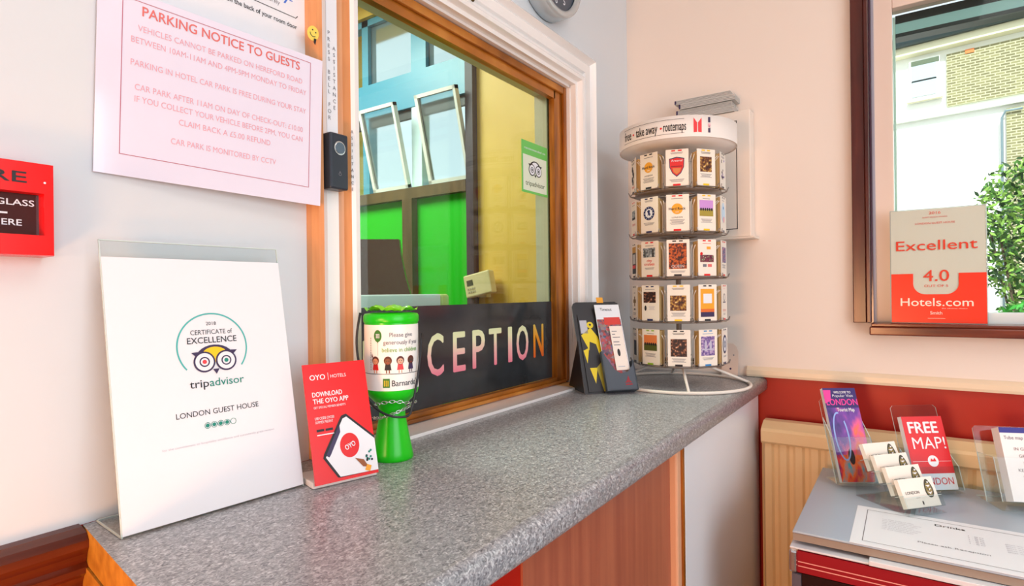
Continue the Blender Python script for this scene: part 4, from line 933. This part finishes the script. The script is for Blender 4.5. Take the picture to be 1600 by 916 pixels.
# hopper sashes tilted into the office at the top
for y0, y1 in ((.667, .880), (1.0, 1.215)):
    m = MB(); m.M = Matrix.Translation((.015, 0, OZ0 + .012)) @ Matrix.Rotation(math.radians(-14), 4, 'Y')
    hh = .355
    m.box(-.012, y0, 0, .010, y0 + .012, hh, TRIM); m.box(-.012, y1 - .016, 0, .010, y1, hh, TRIM); m.box(-.012, y0, 0, .010, y1, .014, TRIM); m.box(-.012, y0, hh - .014, .010, y1, hh, TRIM)
    m.box(-.002, y0 + .012, .014, .002, y1 - .016, hh - .014, FROST); m.build('hopper_sash', ow)
m = MB(); m.box(-.03, .66, 1.700, -.001, 1.6, 1.745, BROWN); m.build('window_sill', ow)
m = MB(); m.box(-.035, .944, 0, -.001, 1.0, 1.699, BROWN); struct('trim_3', m)
m = MB(); m.box(-.03, .622, 0, -.001, .658, 2.69, PURPD); struct('trim_4', m)
# keypad on yellow wall
t = thing('wall_keypad', 'tilted beige intercom unit with small screen on the yellow office wall', 'keypad', (-.03, .585, 1.335))
m = MB(); m.M = wallB() @ Matrix.Rotation(math.radians(11), 4, 'Z'); BE = mat('beige_plastic', (226, 208, 160), .4); m.box(-.062, -.043, -.005, .062, .043, .030, BE, .005); m.build('housing', t)
m = MB(); m.M = wallB() @ Matrix.Rotation(math.radians(11), 4, 'Z'); m.rect(-.048, .0, -.018, .022, mat('lcd', (70, 76, 60), .2), .0306)
for r_ in range(2):
    for c_ in range(4): m.box(-.048 + c_ * .010, -.014 - r_ * .012, .030, -.042 + c_ * .010, -.008 - r_ * .012, .0325, mat('key_grey', (190, 180, 150)))
m.build('keys', t)
m = MB(); m.M = wallB(); m.rect(-.05, -.12, .05, 0, BE, -.02); m.v = [v for v in m.v]
MB().box(.001, -.02, -.05, .029, .02, .03, BE).build('wall_mount', t)
# desk, tray box, chair
t = thing('office_desk', 'dark office desk seen dimly through the hatch glass', 'desk', (0, 0, 0))
MB().box(-1.6, .12, 1.00, -.72, .70, 1.03, BROWN).build('desk_top', t)
for x in (-1.56, -.79):
    for y in (.15, .65): MB().box(x, y, 0, x + .05, y + .04, .999, BROWN).build('leg', t)
t = thing('paper_tray', 'white paper tray box on the desk just behind the hatch glass', 'tray', (0, 0, 1.031))
m = MB(); m.box(-1.12, .14, 0, -.765, .40, .268, mat('tray_white', (246, 248, 255), .35), .004); m.build('tray_body', t)
o = MB().box(-.764, .14, .03, -.735, .40, .268, mat('lime_end', (216, 236, 150), .4), .006).build('end_cap', t); o['label'] = 'pale lime end cap'
t = thing('office_chair', 'dark red high-backed chair against the green office wall', 'chair', (-.38, .735, 0), math.radians(-50))
m = MB(); MR = mat('maroon_leather', (88, 26, 30), .35)
V = []
for (z_, x0, x1) in ((.98, -.10, .10), (1.10, -.10, .10), (1.25, -.10, .10), (1.36, -.10, .07), (1.44, -.095, .055), (1.488, -.09, .05)): V += [(x0, -.03, z_), (x1, -.03, z_), (x1, .03, z_), (x0, .03, z_)]
F = [(3, 2, 1, 0), (20, 21, 22, 23)]
for k_ in range(5): F += [(k_ * 4 + i, k_ * 4 + (i + 1) % 4, k_ * 4 + 4 + (i + 1) % 4, k_ * 4 + 4 + i) for i in range(4)]
m.add(V, F, MR); m.build('backrest', t)
MB().box(-.22, -.22, .78, .22, .22, .86, MR, .02).build('seat', t); MB().box(-.03, .035, .80, .03, .06, 1.2, DARKP).build('back_support', t)
MB().box(-.03, -.03, .10, .03, .03, .779, DARKP).build('gas_column', t)
for k_ in range(5): a = 2 * PI * k_ / 5; MB().tube([(0, 0, .09), (.25 * math.cos(a), .25 * math.sin(a), .03)], .03, DARKP).build('leg', t)
t = thing('computer_monitor', 'dark computer monitor standing on the office desk behind glass', 'monitor', (-.83, .60, 1.031), math.radians(60))
MB().box(-.09, -.012, .13, .09, .012, .40, DARKP, .004).build('screen', t); MB().box(-.015, -.01, .005, .015, .01, .14, DARKP).build('stand', t); MB().box(-.06, -.05, 0, .06, .05, .008, DARKP).build('foot', t)

# ================================================================== OUTSIDE
m = MB(); m.box(T + .01, -14, -.3, 14, 14, -.2, mat('paving', (176, 172, 164), .9)); struct('ground', m)
U = Vector((-.14417, -.98955, 0)); P0 = Vector((6.624, -.5974, 0))
hz = math.atan2(U.y, U.x)
t = thing('neighbouring_house', 'white rendered house with yellow brick panels across the yard', 'house', P0, hz)
RW = mat('white_render', (250, 252, 252), .8); BRK = brick_mat('yellow_stock_brick')
m = MB(); m.box(-4, .02, -.2, 9, 3, 4.15, RW); m.build('rendered_wall', t)       # local x along facade, -y toward viewer
m = MB(); m.box(.55, -.02, 3.39, 7, .02, 3.99, BRK); o = m.build('brick_panel', t)
m = MB(); m.box(1.066, -.02, -.2, 7, .02, 3.25, BRK); m.build('brick_panel', t)
m = MB(); m.box(-4, -.05, 3.29, 9, .02, 3.335, mat('band_shadowless', (224, 228, 220), .8)); m.box(-4, -.12, 4.06, 9, .019, 4.15, mat('soffit_cream', (240, 236, 206), .8)); m.build('string_course', t)
m = MB(); m.tube([(-4, -.17, 4.20), (9, -.17, 4.20)], .055, mat('gutter_dark', (40, 62, 68), .5), 10); m.build('gutter', t)
m = MB(); RS = ramp_mat('slate_roof', [(.35, (120, 122, 116)), (.5, (160, 166, 160)), (.65, (216, 222, 212))], scale=(14, 14, 26), rough=.9, detail=6)
m.add([(-4, -.14, 4.22), (9, -.14, 4.22), (9, 2.2, 5.2), (-4, 2.2, 5.2), (-4, -.1, 4.15), (9, -.1, 4.15)], [(0, 1, 2, 3), (4, 5, 1, 0)], RS); m.build('roof', t)
m = MB(); m.box(.195, -.04, 3.52, .49, .018, 4.0, RW); m.box(.215, -.045, 3.93, .485, -.02, 3.985, mat('lintel_green', (96, 110, 90), .7)); m.box(.17, -.07, 3.505, .51, .0, 3.53, mat('sill_stone', (220, 214, 190), .8)); wf = m.build('window', t)
m = MB(); m.box(.225, -.050, 3.56, .455, -.043, 3.735, mat('house_pane', (180, 196, 206), .1)); m.box(.225, -.050, 3.755, .455, -.043, 3.925, mat('house_pane')); m.box(.22, -.052, 3.738, .46, -.043, 3.750, mat('black_seal')); m.build('pane', wf)
m = MB(); m.tube([(1.03, -.05, 0), (1.03, -.05, 3.15), (1.06, -.05, 3.22), (1.2, -.05, 3.22)], .012, mat('pipe_grey', (120, 140, 150), .5), 8); m.build('drainpipe', t)
MB().box(.72, -.03, 3.945, .80, -.018, 3.99, mat('orange_vent', (230, 130, 70), .6)).build('air_brick', t)
# shrub and tree by the window
def foliage(n_, c, r, cols, sz):
    mb = MB()
    for i in range(n_):
        while True:
            p = Vector((random.uniform(-1, 1), random.uniform(-1, 1), random.uniform(-1, 1)))
            if .25 < p.length < 1: break
        q = Vector((p.x * r[0], p.y * r[1], p.z * r[2])) + Vector(c)
        a = Vector((random.uniform(-1, 1), random.uniform(-1, 1), random.uniform(-1, 1))).normalized(); b = a.orthogonal().normalized(); s_ = sz * random.uniform(.6, 1.3)
        mb.add([tuple(q - a * s_), tuple(q + b * s_ * .45), tuple(q + a * s_), tuple(q - b * s_ * .45)], [(0, 1, 2, 3)], random.choice(cols))
    return mb
LG1, LG2, LG3 = mat('leaf_green', (70, 120, 40), .6), mat('leaf_lime', (130, 170, 70), .6), mat('leaf_dark_green', (36, 66, 30), .6)
t = thing('leafy_shrub', 'tall leafy shrub with brown twigs just outside the window, right edge', 'shrub', (3.66, -1.50, -.2))
foliage(3400, (0, 0, 1.90), (.40, .40, .56), [LG1, LG2, LG3, LG2], .028).build('foliage', t)
m = MB()
for i in range(9):
    a = i * .7; m.tube([(0, 0, 0), (.08 * math.cos(a), .08 * math.sin(a), .9), (.25 * math.cos(a), .25 * math.sin(a), 1.9)], .008, mat('bark', (92, 76, 58), .8), 5)
m.build('stem', t)
t = thing('low_bush', 'low bright green bush below the tall shrub outside the window', 'bush', (2.65, -1.40, -.2))
foliage(2200, (0, 0, 1.15), (.28, .34, .30), [mat('bright_leaf', (60, 160, 50), .6), LG1], .025).build('foliage', t)
m = MB(); m.tube([(0, 0, 0), (0, 0, .9)], .015, mat('bark'), 6); m.build('stem', t)
# ceiling fittings (behind the camera)
for (x, y, lab) in ((-1.3, -1.5, 'square flush ceiling light over the lobby'), (-.9, 1.3, 'square flush ceiling light over the office')):
    m = MB(); m.box(x - .47, y - .47, 2.665, x + .47, y + .47, 2.699, TRIM); tag(m.build('ceiling_light'), lab, 'light')
